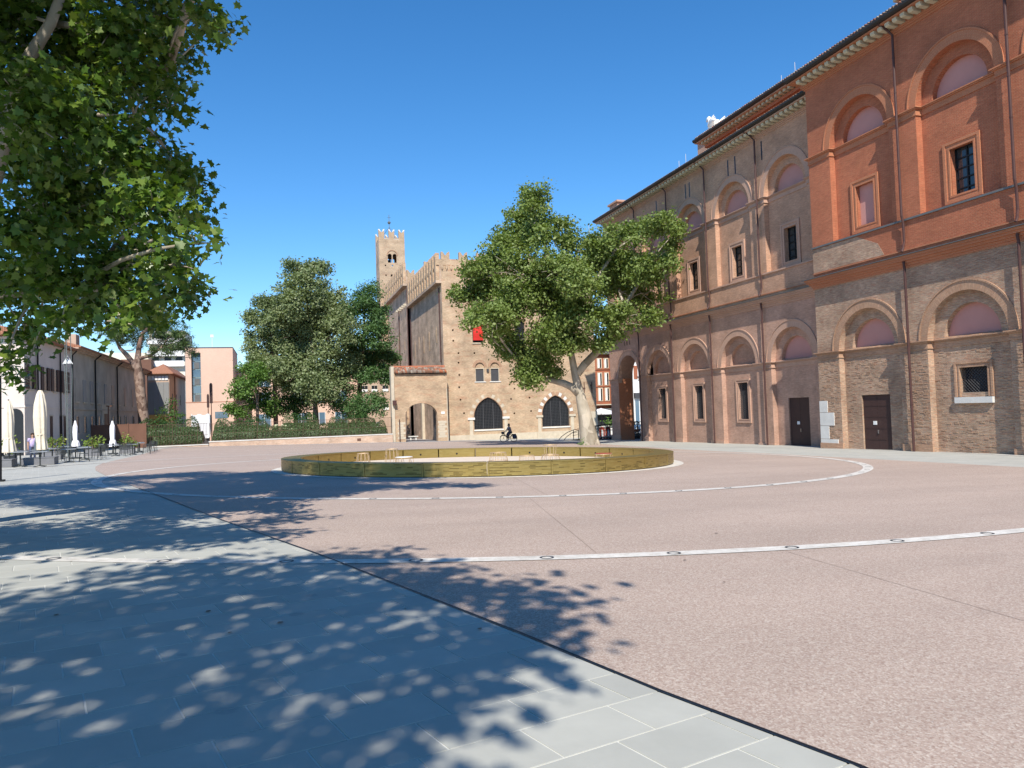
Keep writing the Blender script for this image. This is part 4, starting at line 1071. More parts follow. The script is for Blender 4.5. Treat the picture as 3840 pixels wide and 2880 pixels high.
# ------------------------------------------------------------------ low walls and railings of the park
BW = thing('boundary_wall', 'low pale brick wall carrying the park railings', 'wall', (2.2, 82.3, -1.3))
MB().box(-6.75, 11.95, 82.1, 82.5, -2.6, -.72).build('wall_body', 'brick_wall_low', BW)
MB().box(-6.8, 11.94, 82.05, 82.55, -.718, -.62).build('coping', 'stone_white', BW)
MB().box(8.1, 8.5, 82.07, 82.11, -1.26, -.98).build('vent_plate', 'corten', BW)
LW = thing('low_kerb_wall', 'very low brick kerb wall under the taller left railings', 'wall', (-9.5, 82.3, -1.2))
MB().box(-12.6, -6.82, 82.12, 82.48, -2.6, -.98).build('wall_body', 'brick_wall_low', LW)
MB().box(-12.6, -6.82, 82.06, 82.54, -.978, -.89).build('coping', 'stone_white', LW)
def fence(name, label, x0, x1, zb, zt, sp):
    t = thing(name, label, 'fence', ((x0+x1)/2, 82.3, zb))
    first = None; n = int((x1-x0)/sp)
    for i in range(n+1):
        x = x0+i*sp
        if i % 16 == 0:
            MB().box(x-.022, x+.022, 82.28, 82.32, zb-.05, zt+.04).build('post', 'fence_rust', t); continue
        if first is None: first = MB().box(-.013, .013, 82.288, 82.312, zb, zt).build('bar', 'fence_rust', t); first.location = (x, 0, 0)
        else: share(first, t, (x, 0, 0))
    for z in (zb+.08, zb+(zt-zb)*.45, zt-.04): MB().box(x0, x1, 82.286, 82.314, z-.014, z+.014).build('rail', 'fence_rust', t)
fence('railing', 'rusty vertical bar railing on the low brick wall', -6.7, 11.9, -.66, 1.18, .145)
fence('railing', 'taller rusty bar railing left of the wall step', -12.5, -6.85, -.92, 1.26, .145)
cp = thing('corten_screen', 'rust red steel screen closing the gap to the palace', 'screen', (-14.6, 82.2, -1))
MB().box(-17.5, -12.55, 82.15, 82.25, -1.6, 1.42).build('panel', 'corten', cp)
for x in (-17.4, -15.8, -14.2, -12.6): MB().box(x-.05, x+.05, 82.08, 82.16, -1.6, 1.5).build('post', 'corten', cp)
MB().tube([(-15.9, 82.05, 1.4), (-15.9, 82.05, 3.2)], .07, 6).box(-16.1, -15.6, 81.95, 82.15, 3.2, 3.3).build('mast', 'corten', cp)
# ------------------------------------------------------------------ vegetation
LEAF_STAR = [(0, -.5), (.14, -.32), (.46, -.34), (.34, -.06), (.52, .16), (.22, .18), (0, .56), (-.22, .18), (-.52, .16), (-.34, -.06), (-.46, -.34), (-.14, -.32)]
LEAF_OVAL = [(0, -.5), (.3, -.15), (.28, .2), (0, .5), (-.28, .2), (-.3, -.15)]
LEAF_QUAD = [(0, -.5), (.34, 0), (0, .5), (-.34, 0)]
LEAF_NEEDLE = [(0, -.5), (.06, 0), (0, .5), (-.06, 0)]
def leaf_object(name, P, N, S, shape, mat, parent=None, kind=None, fold=.18):
    P, N, S = np.asarray(P, float), np.asarray(N, float), np.asarray(S, float)
    n, k = len(P), len(shape); sh = np.array(shape)
    N /= np.linalg.norm(N, axis=1, keepdims=True)+1e-9
    r = rng.normal(size=(n, 3)); U = np.cross(N, r); U /= np.linalg.norm(U, axis=1, keepdims=True)+1e-9
    V = np.cross(N, U)
    co = P[:, None, :] + S[:, None, None]*(sh[None, :, 0:1]*U[:, None, :] + sh[None, :, 1:2]*V[:, None, :] - fold*np.abs(sh[None, :, 0:1])*N[:, None, :])
    me = bpy.data.meshes.new(name); me.vertices.add(n*k); me.vertices.foreach_set('co', co.ravel())
    me.loops.add(n*k); me.loops.foreach_set('vertex_index', np.arange(n*k, dtype=np.int32))
    me.polygons.add(n); me.polygons.foreach_set('loop_start', np.arange(0, n*k, k, dtype=np.int32))
    me.update(calc_edges=True); me.materials.append(MATS[mat])
    return link(name, me, parent, kind)
def crown_points(blobs, per_m2, spray_n, spray_r, size, flat=.6, shell=.5):
    P, N, S = [], [], []
    for b in blobs:
        c = np.array(b[:3]); r = b[3]
        ns = max(4, int(per_m2*4*PI*r*r))
        d = rng.normal(size=(ns, 3)); d /= np.linalg.norm(d, axis=1, keepdims=True)
        rad = r*(1-shell*rng.random(ns)**1.6)*(1+.12*rng.normal(size=ns))
        sc = c + d*rad[:, None]*np.array([1, 1, .92])
        m = spray_n
        off = rng.normal(size=(ns, m, 3))*spray_r*np.array([1, 1, flat])
        pts = sc[:, None, :]+off
        nn = d[:, None, :]*.55 + np.array([0, 0, .55]) + rng.normal(size=(ns, m, 3))*.55
        P.append(pts.reshape(-1, 3)); N.append(nn.reshape(-1, 3)); S.append(size*rng.uniform(.65, 1.25, ns*m))
    return np.concatenate(P), np.concatenate(N), np.concatenate(S)
def lumps(blobs, k, f, up=.25):
    # break each lobe into uneven leaf clumps with gaps between them
    out = []
    for b in blobs:
        n = max(2, int(k*random.uniform(.8, 1.2)))
        for _ in range(n):
            d = Vector((random.gauss(0, 1), random.gauss(0, 1), random.gauss(up, .85))).normalized()
            q = b[3]*random.uniform(.35, .85)
            out.append((b[0]+d.x*q, b[1]+d.y*q, b[2]+d.z*q*.95, b[3]*f*random.uniform(.65, 1.3)))
    return out
def limb_to(mb, a, b, r0, r1, sag=.12):
    a, b = Vector(a), Vector(b); L = (b-a).length; pts = []
    j = Vector((random.uniform(-1, 1), random.uniform(-1, 1), random.uniform(.2, 1)))*L*sag
    for i in range(5):
        t = i/4; pts.append(a.lerp(b, t)+j*(4*t*(1-t))*.7)
    mb.tube(pts, [r0+(r1-r0)*i/4 for i in range(5)], 6)
def tree(name, label, cat, trunk, limbs, blobs, leafmat, barkmat, shape, size, per_m2, spray_n, spray_r, group=None, flat=.6, shell=.5, twigs=True, root=True, lump=None):
    base = trunk[0]
    t = thing(name, label, cat, (base[0], base[1], base[2]), 0, group)
    mb = MB().tube([p[:3] for p in trunk], [p[3] for p in trunk], 14)
    if root:
        for k in range(6):
            a = 2*PI*k/6+.4; R = trunk[0][3]
            mb.tube([(base[0]+R*1.0*math.cos(a), base[1]+R*1.0*math.sin(a), base[2]-.1), (base[0]+R*.72*math.cos(a), base[1]+R*.72*math.sin(a), base[2]+R*.5), (base[0]+R*.4*math.cos(a), base[1]+R*.4*math.sin(a), base[2]+R*2)], [R*.22, R*.3, R*.2], 6)
    mb.build('trunk', barkmat, t, smooth=True)
    nodes = [Vector(p[:3]) for p in trunk[len(trunk)//3:]]
    for L in limbs:
        MB().tube([p[:3] for p in L], [p[3] for p in L], 10).build('branch', barkmat, t, smooth=True)
        nodes += [Vector(p[:3]) for p in L[1:]]
    if twigs:
        mb = MB()
        for b in blobs:
            c = Vector(b[:3]); q = min(nodes, key=lambda n_: (n_-c).length+max(0, n_.z-c.z)*.6)
            r0 = max(.02, .022*b[3]+.012*(q-c).length)
            limb_to(mb, q, c, r0, r0*.4)
            for k in range(5):
                d = Vector((random.gauss(0, 1), random.gauss(0, 1), random.gauss(.2, 1))).normalized()*b[3]*.85
                limb_to(mb, c-(c-q).normalized()*b[3]*.3, c+d, r0*.4, .008)
        mb.build('twigs', barkmat, t, smooth=True)
    P, N, S = crown_points(lumps(blobs, *lump) if lump else blobs, per_m2, spray_n, spray_r, size, flat, shell)
    leaf_object('crown', P, N, S, shape, leafmat, t)
    return t
CENTRE = [(18.6,52.4,17.5,1.46),(20.4,57.8,17.4,1.99),(19.1,57.6,16.1,2.27),(19.9,53.1,14.7,2.12),(17.0,56.1,14.0,2.27),(14.8,56.4,12.4,1.53),(14.4,58.3,10.8,1.27),(16.5,58.8,11.7,2.66),(17.7,52.6,11.7,2.94),(19.8,51.3,11.6,2.74),(24.4,56.6,14.4,2.68),(25.2,53.0,13.6,2.72),(28.3,54.7,15.4,1.89),(27.3,48.7,15.0,1.30),(30.2,51.5,15.1,0.94),(30.0,52.6,13.9,1.05),(27.1,50.7,12.0,2.29),(28.9,54.2,10.7,1.94),(27.4,56.3,11.5,3.28),(21.7,50.8,9.8,2.91),(15.2,52.9,8.3,1.88),(17.7,56.5,6.9,1.77),(19.5,59.3,5.4,1.55),(19.1,54.8,3.7,1.01),(19.2,53.3,7.0,1.93),(21.4,54.3,7.6,1.63),(22.4,50.7,8.1,1.88),(25.2,51.4,8.2,1.76),(27.5,52.5,8.3,1.27),(20.4,55.2,9.7,2.74),(17.3,53.9,9.5,2.47),(23.6,52.0,6.3,0.63),(14.6,54.7,8.5,0.99),(16.7,55.4,9.3,1.2),(19.0,55,5.6,1.0),(18.6,55.5,4.6,.9),(17.9,56,6,1.1),(20.5,55,4.7,.8),(19.9,54.8,5.4,.9),(20.6,52.8,6.4,1.3),(21.6,52.6,6.7,1.1),(16.4,54.6,8.0,1.0)]
CT = [(23.45,54.64,-1.69,0.81),(23.40,54.63,-1.20,0.72),(23.30,54.63,-0.27,0.65),(23.12,54.64,1.00,0.53),(22.80,54.69,2.68,0.37),(22.49,54.72,4.00,0.30),(22.27,54.75,5.44,0.26),(22.03,54.77,7.09,0.22),(21.85,54.77,8.56,0.23),(21.16,54.87,11.88,0.18),(19.86,55.13,16.31,0.09)]
CT_R = [(22.64,54.66,4.21,0.30),(23.17,54.48,4.93,0.32),(23.81,54.26,5.57,0.31),(24.42,54.04,6.20,0.27),(25.06,53.81,6.98,0.22),(26.34,53.33,9.50,0.16),(28.15,52.66,12.36,0.11)]
CT_L = [(22.66,54.70,2.7,0.34),(22.2,54.80,3.2,0.31),(21.60,55.02,3.52,0.29),(20.80,55.27,3.77,0.24),(19.76,55.59,3.95,0.18),(18.56,55.93,5.02,0.11)]
CT_M = [(21.97,54.77,7.46,0.29),(22.85,54.42,9.62,0.22),(24.30,53.89,11.76,0.16),(25.74,53.36,13.91,0.09)]
CT_2 = [(21.85,54.77,8.56,0.22),(19.73,55.37,10.46,0.16),(17.34,56.04,12.74,0.11),(15.22,56.75,11.72,0.07)]
ct = tree('plane_tree', 'large spreading plane tree with pale mottled trunk beyond the golden ring', 'tree', CT, [CT_R, CT_L, CT_M, CT_2], CENTRE, 'leaf_plane', 'bark_plane', LEAF_QUAD, .25, 1.5, 34, .34, shell=.7, lump=(9, .36))
P, N, S = crown_points([(22.55, 54.1, -1.2, .3)], 6, 8, .12, .14); leaf_object('root_sprout', P, N, S, LEAF_OVAL, 'leaf_bright', ct, 'stuff')
LEFT = [(-4.2,14.5,8.5,0.72),(-3.8,13.8,7.2,0.68),(-3.3,14.3,8.5,0.72),(-2.3,12.3,7.6,0.49),(-3.1,15.3,8.2,0.69),(-2.3,15.1,9.2,0.52),(-1.6,14.1,8.8,0.41),(-1.0,11.6,7.6,0.27),(-0.9,13.3,8.3,0.23),(-1.8,12.7,7.5,0.36),(-2.1,12.4,6.9,0.42),(-1.7,15.5,8.8,0.31),(-1.9,15.8,8.4,0.29),(-3.0,11.8,5.9,0.72),(-3.1,15.6,7.3,0.70),(-1.9,14.0,7.3,0.36),(-1.5,12.9,6.7,0.22),(-2.1,12.6,5.8,0.57),(-1.7,14.3,6.2,0.33),(-1.4,13.2,5.6,0.27),(-3.5,14.9,6.1,0.83),(-4.4,15.1,6.5,0.66),(-1.6,11.8,4.8,0.47),(-1.3,14.6,5.8,0.22),(-1.5,15.7,5.6,0.31),(-2.9,16.0,5.9,0.72),(-3.5,14.6,5.1,0.73),(-3.5,12.0,4.5,0.52),(-1.0,11.1,4.1,0.20),(-1.4,11.8,3.9,0.30),(-2.3,15.8,4.8,0.54),(-2.0,12.8,3.6,0.32),(-2.6,13.2,4.1,0.52),(-3.4,15.9,3.9,0.53),(-3.3,13.2,3.9,0.51),(-4.2,14.6,4.1,0.55),(-1.4,13.2,3.7,0.27),(-2.9,12.0,3.1,0.26),(-4.1,14.7,3.3,0.36),(-2.1,15.3,3.6,0.26),(-2.2,12.2,3.1,0.19),(-3.9,13.0,2.6,0.24),(-4.0,14.0,2.4,0.15),(-1.3,13.4,3.9,0.19)]
# crown above and left of the picture (its shadow lies across the plaza)
LEFT_UP = [(-5.6,14.8,7.6,1.1),(-5.4,14.6,9.6,1.2),(-6.2,13.2,6.4,1.1),(-2.2,11.6,10.6,1.1),(-1.0,10.4,10.2,1.0),(.5,10.1,10.4,.8),(1.6,9.7,10.2,.6),(-2.6,10.2,10.8,1.2),(-4.4,11.4,10.8,1.3),(-6.4,11.8,10.0,1.3),(-7.6,13.2,8.6,1.3),(-8.0,11.4,9.6,1.3),(-5.6,9.6,10.4,1.3),(-7.4,18,12.2,1.5),(-4.4,17,12.2,1.4),(-1.4,15.3,12.4,1.2),(-9.4,14,12,1.5),(-6.4,13.4,12,1.5),(-3.4,12.6,12,1.3),(-.6,11.6,12.2,1.0),(-9.5,17,12,1.5),(-5.8,15.6,12.6,1.5),(-2.8,16.6,12.6,1.1),(-11,16,10,1.6),(-10.5,13,10,1.5),(-4.5,8.5,8.8,1.1),(-5.6,7.6,9.6,1.2),(-2.2,9.6,9.2,.9),(-2.2,13.8,12,1.3),(.2,12.8,12.2,1.0),(-4.2,14.4,12,1.2),(0,12.6,11,1.1),(-1.8,12.9,11,1.2),(-3.4,14.6,10.6,1.1)]
LT_A = [(-6.5,13.9,-.1,.34),(-6.3,13.95,1.2,.29),(-5.8,14.05,2.6,.24),(-5.07,14.10,3.91,0.19),(-4.48,13.88,4.93,0.16),(-4.16,13.74,6.11,0.13),(-4.01,13.67,6.70,0.12),(-3.71,13.55,7.51,0.10),(-3.34,13.41,8.09,0.08),(-3.04,13.29,8.90,0.06)]
LT_H = [(-4.40,14.11,6.76,0.08),(-3.82,13.92,6.84,0.06),(-3.24,13.74,6.80,0.05),(-2.73,13.58,6.72,0.03),(-2.15,13.40,6.67,0.02)]
LT_L = [(-5.4,14.5,3.4,.10),(-4.88,14.68,3.78,0.09),(-4.43,14.53,3.84,0.06),(-3.76,14.32,3.88,0.04),(-3.09,14.11,3.91,0.02)]
LT_R = [(-3.40,13.64,8.20,0.06),(-2.75,13.44,8.10,0.05),(-2.11,13.25,7.62,0.03),(-1.61,13.10,7.38,0.02)]
LT_B = [(-6.2,13.9,1.6,.2),(-6.3,13.2,4.0,.17),(-5.9,12.3,6.4,.14),(-5.2,11.4,8.6,.1),(-4.0,10.8,10.2,.06)]
tree('plane_tree', 'near plane tree whose dark leafy crown fills the upper left', 'tree', LT_A, [LT_H, LT_L, LT_R, LT_B], [(*b[:3], b[3]*1.05) for b in LEFT]+LEFT_UP, 'leaf_near', 'bark_plane', LEAF_STAR, .14, 13, 11, .17, shell=.85, flat=.8)
# plane trees behind the camera that shade the foreground
SH1 = [(-2.6,-3.6,8,1.2),(-1.3,-2.7,8.2,1.1),(-.4,-2.3,7.6,.9),(.1,-1.4,7.9,.75),(-1.9,-1.3,8.4,1.1),(-3.4,-1.6,8.0,1.2),(-.9,-.6,8.0,.8),(-4.2,-3.2,7.4,1.2),(-2.6,.2,8.3,.8),(-4.6,-.8,8.4,1.1),(-3.2,-5.0,7.6,1.1),(-5.2,-4.6,7.8,1.2),(-1.1,1.3,8.2,.7),(-1.9,.6,8.4,.9),(-.5,.2,8,.6),(-.1,-1.0,8.2,.7),(-3.2,.9,8.8,.9),(-6,-2.5,9,1.4),(-4.5,-3,10.5,1.6),(-2.5,-2.5,10.5,1.5),(-6.5,-6,8.5,1.5),(-3.5,-6.5,9,1.4),(-3.9,-.2,9,1.0),(-5.8,-3.2,8,1.2),(-4.4,-4.8,8.6,1.2),(-2.7,-3.4,9.2,1.0),(-1.5,-4.1,8,.75),(-2.4,-4.4,8.2,.8)]
tree('plane_tree', 'plane tree standing just behind the viewer, casting the foreground leaf shade', 'tree', [(-5.6,-4.0,.2,.3),(-5.4,-4.0,2,.26),(-4.9,-3.6,4,.2),(-4.2,-3.0,6,.15),(-3.4,-2.4,7.6,.1)], [[(-4.6,-3.3,5,.1),(-3,-3.2,6.4,.08),(-1.2,-2.6,7.8,.05)]], [(b[0]-.6, *b[1:]) for b in SH1], 'leaf_near', 'bark_plane', LEAF_STAR, .2, 2.5, 10, .25, shell=.85)
SH2 = [(-4.2,5.2,7.2,.9),(-5.6,5.6,7.6,1.1),(-3.2,5.9,7.4,.7),(-2.4,5.4,7.0,.5),(-6.8,6.4,7.4,1.1),(-5.0,6.6,8.2,.9),(-8.2,5.6,7,1.1),(-6.6,4.4,7.6,1.0),(-3.6,4.4,8,.8),(-2.6,6.6,7.6,.6),(-5.2,4.2,9,1.1),(-7.4,5,9.4,1.3)]
tree('plane_tree', 'plane tree left of the view, shading the grey slabs in the middle distance', 'tree', [(-8.6,4.6,.1,.26),(-8.3,4.8,2,.22),(-7.6,5.1,4.2,.17),(-6.4,5.4,6.4,.1)], [], SH2, 'leaf_near', 'bark_plane', LEAF_STAR, .2, 3.8, 10, .24, shell=.85)
for lab, x, y, bl in (('added unseen plane tree far left of the view, screening off sky light', -15, 9, [(-15,9,8,3.2),(-13.5,7,10,2.6),(-16,11.5,10,3),(-14.5,9,12.5,2.6)]), ('added unseen plane tree behind the viewer on the left, screening off sky light', -12, -9, [(-12,-9,8,3.2),(-10,-10,10.5,2.6),(-13,-7,10.5,3),(-11.5,-9,13,2.6)])):  # two crowns added out of view to cut sky fill on the foreground
    tree('plane_tree', lab, 'tree', [(x, y, gz(x, y)-.1, .35), (x+.2, y, 3, .3), (x+.1, y, 7, .2), (x, y, 11, .1)], [], bl, 'leaf_near', 'bark_plane', LEAF_QUAD, .3, 1.6, 12, .4)
PARK_A = [(2.1,96.0,20.0,1.61),(5.3,94.9,19.7,1.72),(3.7,89.9,17.8,1.62),(2.4,90.6,15.7,2.82),(6.0,94.1,16.3,2.57),(5.1,93.9,12.8,3.51),(2.4,94.4,12.0,3.10),(7.3,90.6,11.6,2.48),(5.5,93.1,8.2,3.65),(2.3,94.1,7.8,3.37),(7.9,92.2,7.5,2.52),(4.7,90.7,4.8,2.73),(6.9,91.4,13.6,2.22),(1.0,93.0,13.8,1.94)]
tree('lime_tree', 'tallest silvery green park tree behind the railings', 'tree', [(4.41,93.06,-1.4,.42),(4.41,93.06,0.10,0.36),(4.31,93.01,2.62,0.30),(4.26,92.93,5.41,0.28),(4.19,92.81,9.32,0.22),(3.71,92.81,13.80,0.17),(3.65,92.67,18.26,0.08)], [], PARK_A, 'leaf_lime', 'bark_brown', LEAF_QUAD, .30, 1.5, 22, .4, 'park trees behind the railings', shell=.7, lump=(12, .38))
PARK_B = [(-0.7,98.8,16.0,1.87),(-2.3,101.3,14.3,1.67),(0.2,99.4,13.5,2.66),(-1.8,101.6,11.6,2.52),(0.2,101.1,10.0,2.70),(-2.1,98.4,8.1,2.20),(0.1,97.4,6.8,2.60),(2.5,101.7,10.1,1.82)]
tree('lime_tree', 'shorter silvery park tree left of the tallest one', 'tree', [(-0.27,100.80,-1.3,.32),(-0.30,100.68,4.64,0.27),(-0.41,100.53,10.00,0.21),(-0.65,100.44,14.77,0.12)], [], PARK_B, 'leaf_lime', 'bark_brown', LEAF_QUAD, .30, 1.5, 22, .4, 'park trees behind the railings', shell=.7, lump=(12, .38))
PARK_C = [(10.6,92.0,16.5,1.70),(9.6,91.6,14.2,2.36),(11.8,92.7,14.3,2.18),(10.4,91.7,11.7,2.82),(12.4,90.6,10.7,1.79),(9.5,93.7,9.9,2.41),(12.3,96.1,8.6,2.49),(10.2,96.0,7.5,2.35),(13.6,94.6,8.5,1.06),(12.6,92.4,6.6,1.5),(10.8,91.5,6.2,1.4)]
tree('acacia_tree', 'dark feathery green tree against the castle side wall', 'tree', [(9.52,94.60,-1.5,.36),(9.62,94.49,2.47,0.30),(9.85,94.32,5.34,0.26),(10.35,93.98,10.51,0.17),(10.62,93.74,15.11,0.09)], [], PARK_C, 'leaf_dark', 'bark_brown', LEAF_QUAD, .26, 1.6, 24, .42, 'park trees behind the railings', flat=.45, shell=.7, lump=(12, .38))
MAPLE = [(-2.8,93.5,7.0,1.92),(-4.2,94.5,5.1,1.65),(-2.1,94.1,4.5,2.32),(-3.4,95.2,3.4,1.95),(-5.3,94.9,2.9,0.77),(-1.3,94.4,2.8,1.67),(-2.2,90.9,5.5,2.03)]
tree('maple_tree', 'small bright green tree in front of the modern brick block', 'tree', [(-2.34,93.07,-1.4,.24),(-2.28,92.96,3.37,0.16),(-2.52,92.92,6.65,0.08)], [], MAPLE, 'leaf_bright', 'bark_brown', LEAF_QUAD, .27, 1.6, 22, .36, 'park trees behind the railings', lump=(8, .4))
MAGN = [(7.3,93.3,3.2,1.41),(8.9,92.9,3.5,1.81),(10.6,90.9,3.1,1.78),(9.2,90.5,2.2,1.66),(11.2,88.8,2.4,1.20),(7.8,92.6,2.2,1.41),(11.7,90.5,3.5,0.84)]
tree('magnolia_tree', 'low rounded evergreen tree beside the gate wall', 'tree', [(10.06,91.29,-1.5,.22),(9.99,91.25,1.86,0.17),(9.86,91.24,3.26,0.08)], [], MAGN, 'leaf_dark', 'bark_brown', LEAF_QUAD, .24, 1.2, 32, .35, 'park trees behind the railings')
LIND = [(1.5,102.6,4.0,2.32),(2.9,101.4,2.8,1.82),(-0.0,104.4,2.9,1.54),(6.9,99.8,3.8,1.21),(2.7,103.0,5.2,1.84)]
tree('linden_tree', 'dark small tree in shade under the tall park tree', 'tree', [(2.29,103.15,-1.5,.3),(2.22,103.10,2.80,0.25),(1.91,103.13,4.66,0.12)], [], LIND, 'leaf_dark', 'bark_brown', LEAF_QUAD, .28, .9, 34, .45, 'park trees behind the railings')
PINE = [(-12.2,92.2,13.4,1.57),(-14.4,96.8,13.1,1.64),(-10.5,91.2,11.4,1.46),(-12.7,94.9,11.5,1.51),(-9.8,90.8,10.1,1.14),(-9.1,91.5,9.2,0.63),(-16.3,97.5,13.2,1.76),(-16.9,93.8,12.0,1.78),(-17.3,95.9,11.4,1.3),(-13.5,93.9,9.8,0.85),(-11.5,93.5,9.8,1.07),(-15.4,96.4,11.2,0.98),(-14,92.5,14.3,1.4)]
PT = [(-14.66,94.86,-1.2,0.66),(-14.66,94.86,0.31,0.60),(-14.81,94.83,2.71,0.57),(-15.02,94.82,4.85,0.53),(-15.18,94.80,6.72,0.52),(-15.29,94.77,8.59,0.36),(-15.10,94.66,10.18,0.28),(-14.66,94.46,11.77,0.2),(-13.00,93.90,13.04,0.13)]
tree('stone_pine', 'tall stone pine with a bare brown trunk before the old palace', 'tree', PT, [[(-15.17,94.79,6.99,0.34),(-15.75,94.93,8.34,0.30),(-16.54,95.14,9.44,0.26),(-17.2,95.38,10.16,0.2),(-17.6,95.58,11.09,0.13)], [(-15.18,94.73,8.85,0.22),(-13.85,94.30,9.18,0.18),(-12.56,93.86,10.09,0.12)]], PINE, 'leaf_pine', 'bark_pine', LEAF_NEEDLE, .55, 2.0, 22, .26, flat=.7, shell=.9)
SMALL = [(-11.7,92.2,2.9,1.05),(-12.2,92.3,2.1,0.94),(-11.0,91.5,2.3,0.94),(-11.8,92.9,3.7,0.63)]
tree('young_tree', 'slim young tree just right of the pine trunk', 'tree', [(-11.75,92.37,-1.2,.1),(-11.72,92.30,2.07,0.08),(-11.74,92.26,3.38,0.05)], [], SMALL, 'leaf_shrub', 'bark_brown', LEAF_QUAD, .26, 1.2, 10, .3)
# clipped hedges of the park: leafy masses on rounded bodies
def hedge(label, x0, x1, y, w, z0, h, name='hedge'):
    t = thing(name, label, 'hedge', ((x0+x1)/2, y, z0), 0, 'clipped hedges inside the park railings')
    P, N, S = [], [], []
    n = int((x1-x0)*900)
    for _ in range(n):
        x = random.uniform(x0, x1); a = random.uniform(-.15*PI, 1.15*PI)
        lump = 1+.10*math.sin(x*1.7+x0)+.07*math.sin(x*4.1)
        e = min(1, min(x-x0, x1-x)/.6); e = math.sqrt(max(.05, 1-(1-e)**2))
        q = random.uniform(.88, 1.03)*lump*e
        P.append((x, y-w*q*math.cos(a), z0+max(.05, h*.35+h*.65*q*math.sin(a)) if math.sin(a) > -.05 else z0+random.uniform(.05, h*.5)))
        N.append((random.gauss(0, .5), -math.cos(a)+random.gauss(0, .5), math.sin(a)+.3+random.gauss(0, .4))); S.append(random.uniform(.09, .18))
    leaf_object('foliage', P, N, S, LEAF_QUAD, 'leaf_hedge', t)
    k = 14; mb = MB(); prof = [(x0+.15, .1)]
    for i in range(k): mb.tube([(x0+.2+(x1-x0-.4)*i/k, y, z0+h*.42), (x0+.2+(x1-x0-.4)*(i+1)/k, y, z0+h*.42)], [min(w, h*.5)*.78]*2, 8)
    mb.build('branches', 'leaf_hedge', t)
for lab, x0, x1, y, w, z0, h in (
    ('front hedge run at the far left below the pine', -12.8, -7.4, 84.0, .9, -1.3, 1.9), ('front hedge hump just right of the wall step', -6.6, -2.0, 84.6, 1.0, -1.5, 2.6),
    ('front hedge in the middle below the pale flowers', -2.2, 3.0, 84.4, 1.0, -1.5, 2.2), ('front hedge left of the dark tree trunk', 2.6, 7.4, 84.7, 1.0, -1.6, 2.5),
    ('front hedge nearest to the gate wall', 7.0, 11.7, 84.6, 1.0, -1.6, 2.3), ('rear hedge below the pine behind the railings', -14.5, -8.0, 87.5, 1.2, -1.3, 3.0),
    ('rear hedge below the bright green tree', -6.8, -1.0, 88.0, 1.2, -1.4, 2.9), ('tall rear hedge hump below the tallest park tree', .4, 4.4, 87.5, 1.2, -1.4, 3.3), ('rear hedge beside the low evergreen', 5.4, 11.0, 88.0, 1.2, -1.5, 3.0)):
    hedge(lab, x0, x1, y, w, z0, h)
def bush(name, label, blobs, mat, shape, size, per, n, r, group=None, cat='bush'):
    b = blobs[0]; t = thing(name, label, cat, (b[0], b[1], b[2]-b[3]), 0, group)
    P, N, S = crown_points(blobs, per, n, r, size); leaf_object('foliage', P, N, S, shape, mat, t)
    mb = MB()
    for q in blobs:
        for k in range(5): limb_to(mb, (b[0], b[1], b[2]-b[3]), (q[0]+random.gauss(0, .4)*q[3], q[1]+random.gauss(0, .4)*q[3], q[2]+random.uniform(0, .6)*q[3]), .025, .008)
    mb.build('stems', 'bark_brown', t); return t
bush('hydrangea', 'pale green flowering hydrangea among the dark hedges', [(-.2, 85.9, .25, .5), (.7, 86, .35, .5), (1.4, 86.1, .3, .4)], 'flower_pale', LEAF_OVAL, .22, 2.5, 8, .16)
bush('hydrangea', 'small pale hydrangea left of the grey tree trunk', [(3.6, 85.9, .5, .35), (3.9, 85.9, .15, .3)], 'flower_pale', LEAF_OVAL, .2, 2.5, 8, .14)
# ------------------------------------------------------------------ left side buildings
XL = -18.0
ch = thing('cream_house', 'cream plastered house with dark brown shutters at the left edge', 'house', (-22, 70, -.6))
MB().box(-34, XL, 64, 77.45, -1.5, 8.3).build('wall', 'plaster_cream', ch)
MB().box(-34.1, XL+.05, 63.95, 77.46, 2.98, 3.12).build('string_course', 'plaster_cream', ch)
MB().prism([(XL+.55, 8.35), (XL+.55, 8.5), (-26, 11), (-34.5, 8.5), (-34.5, 8.35)], 'y', 63.4, 77.5).build('roof', 'roof_sheet', ch)
for c in (65.45, 69.2, 72.0, 75.2):
    f = MB().box(XL-.05, XL+.03, c-.55, c+.55, 4.42, 6.25).build('window', 'window_dark', ch)
    for s_ in (-1, 1): MB().box(XL+.03, XL+.09, c+s_*.85-.36, c+s_*.85+.36, 4.4, 6.28).build('shutter', 'shutter_brown', f)
    MB().box(XL-.05, XL+.1, c-.6, c+.6, 4.28, 4.4).build('sill', 'stone_cream', f)
for c in (70.8, 73.7, 74.9, 67.2):
    f = MB().box(XL-.05, XL+.03, c-.38, c+.38, -.2, 2.32).build('window', 'shutter_brown', ch)
    MB().box(XL+.02, XL+.06, c-.48, c+.48, 2.32, 2.42).build('lintel', 'stone_cream', f)
for y in (66.9, 73.3, 77.3): MB().tube([(XL+.5, y-.1, 8.3), (XL+.12, y, 7.9), (XL+.12, y, -.6)], .07, 6).build('downpipe', 'dark_metal', ch)
for x in (-18.6, -20.8, -23.2):
    MB().prism(arch_hole(x, .5, -1.2, 2.4, .5), 'y', 63.93, 64.02).build('doorway', 'window_dark', ch)
MB().box(-22.2, -21.2, 63.93, 64.02, 4.4, 6.3).box(-25.2, -24.2, 63.93, 64.02, 4.4, 6.3).build('window', 'shutter_brown', ch)
pal = thing('old_palace', 'long shaded grey brown palace front with blind windows', 'palace', (-22, 97, -1))
MB().box(-34, XL, 77.5, 117.6, -1.8, 8.4).build('wall', 'plaster_grey', pal)
MB().box(XL-.5, XL+.10, 77.5, 117.6, 2.95, 3.1).build('string_course', 'plaster_grey', pal)
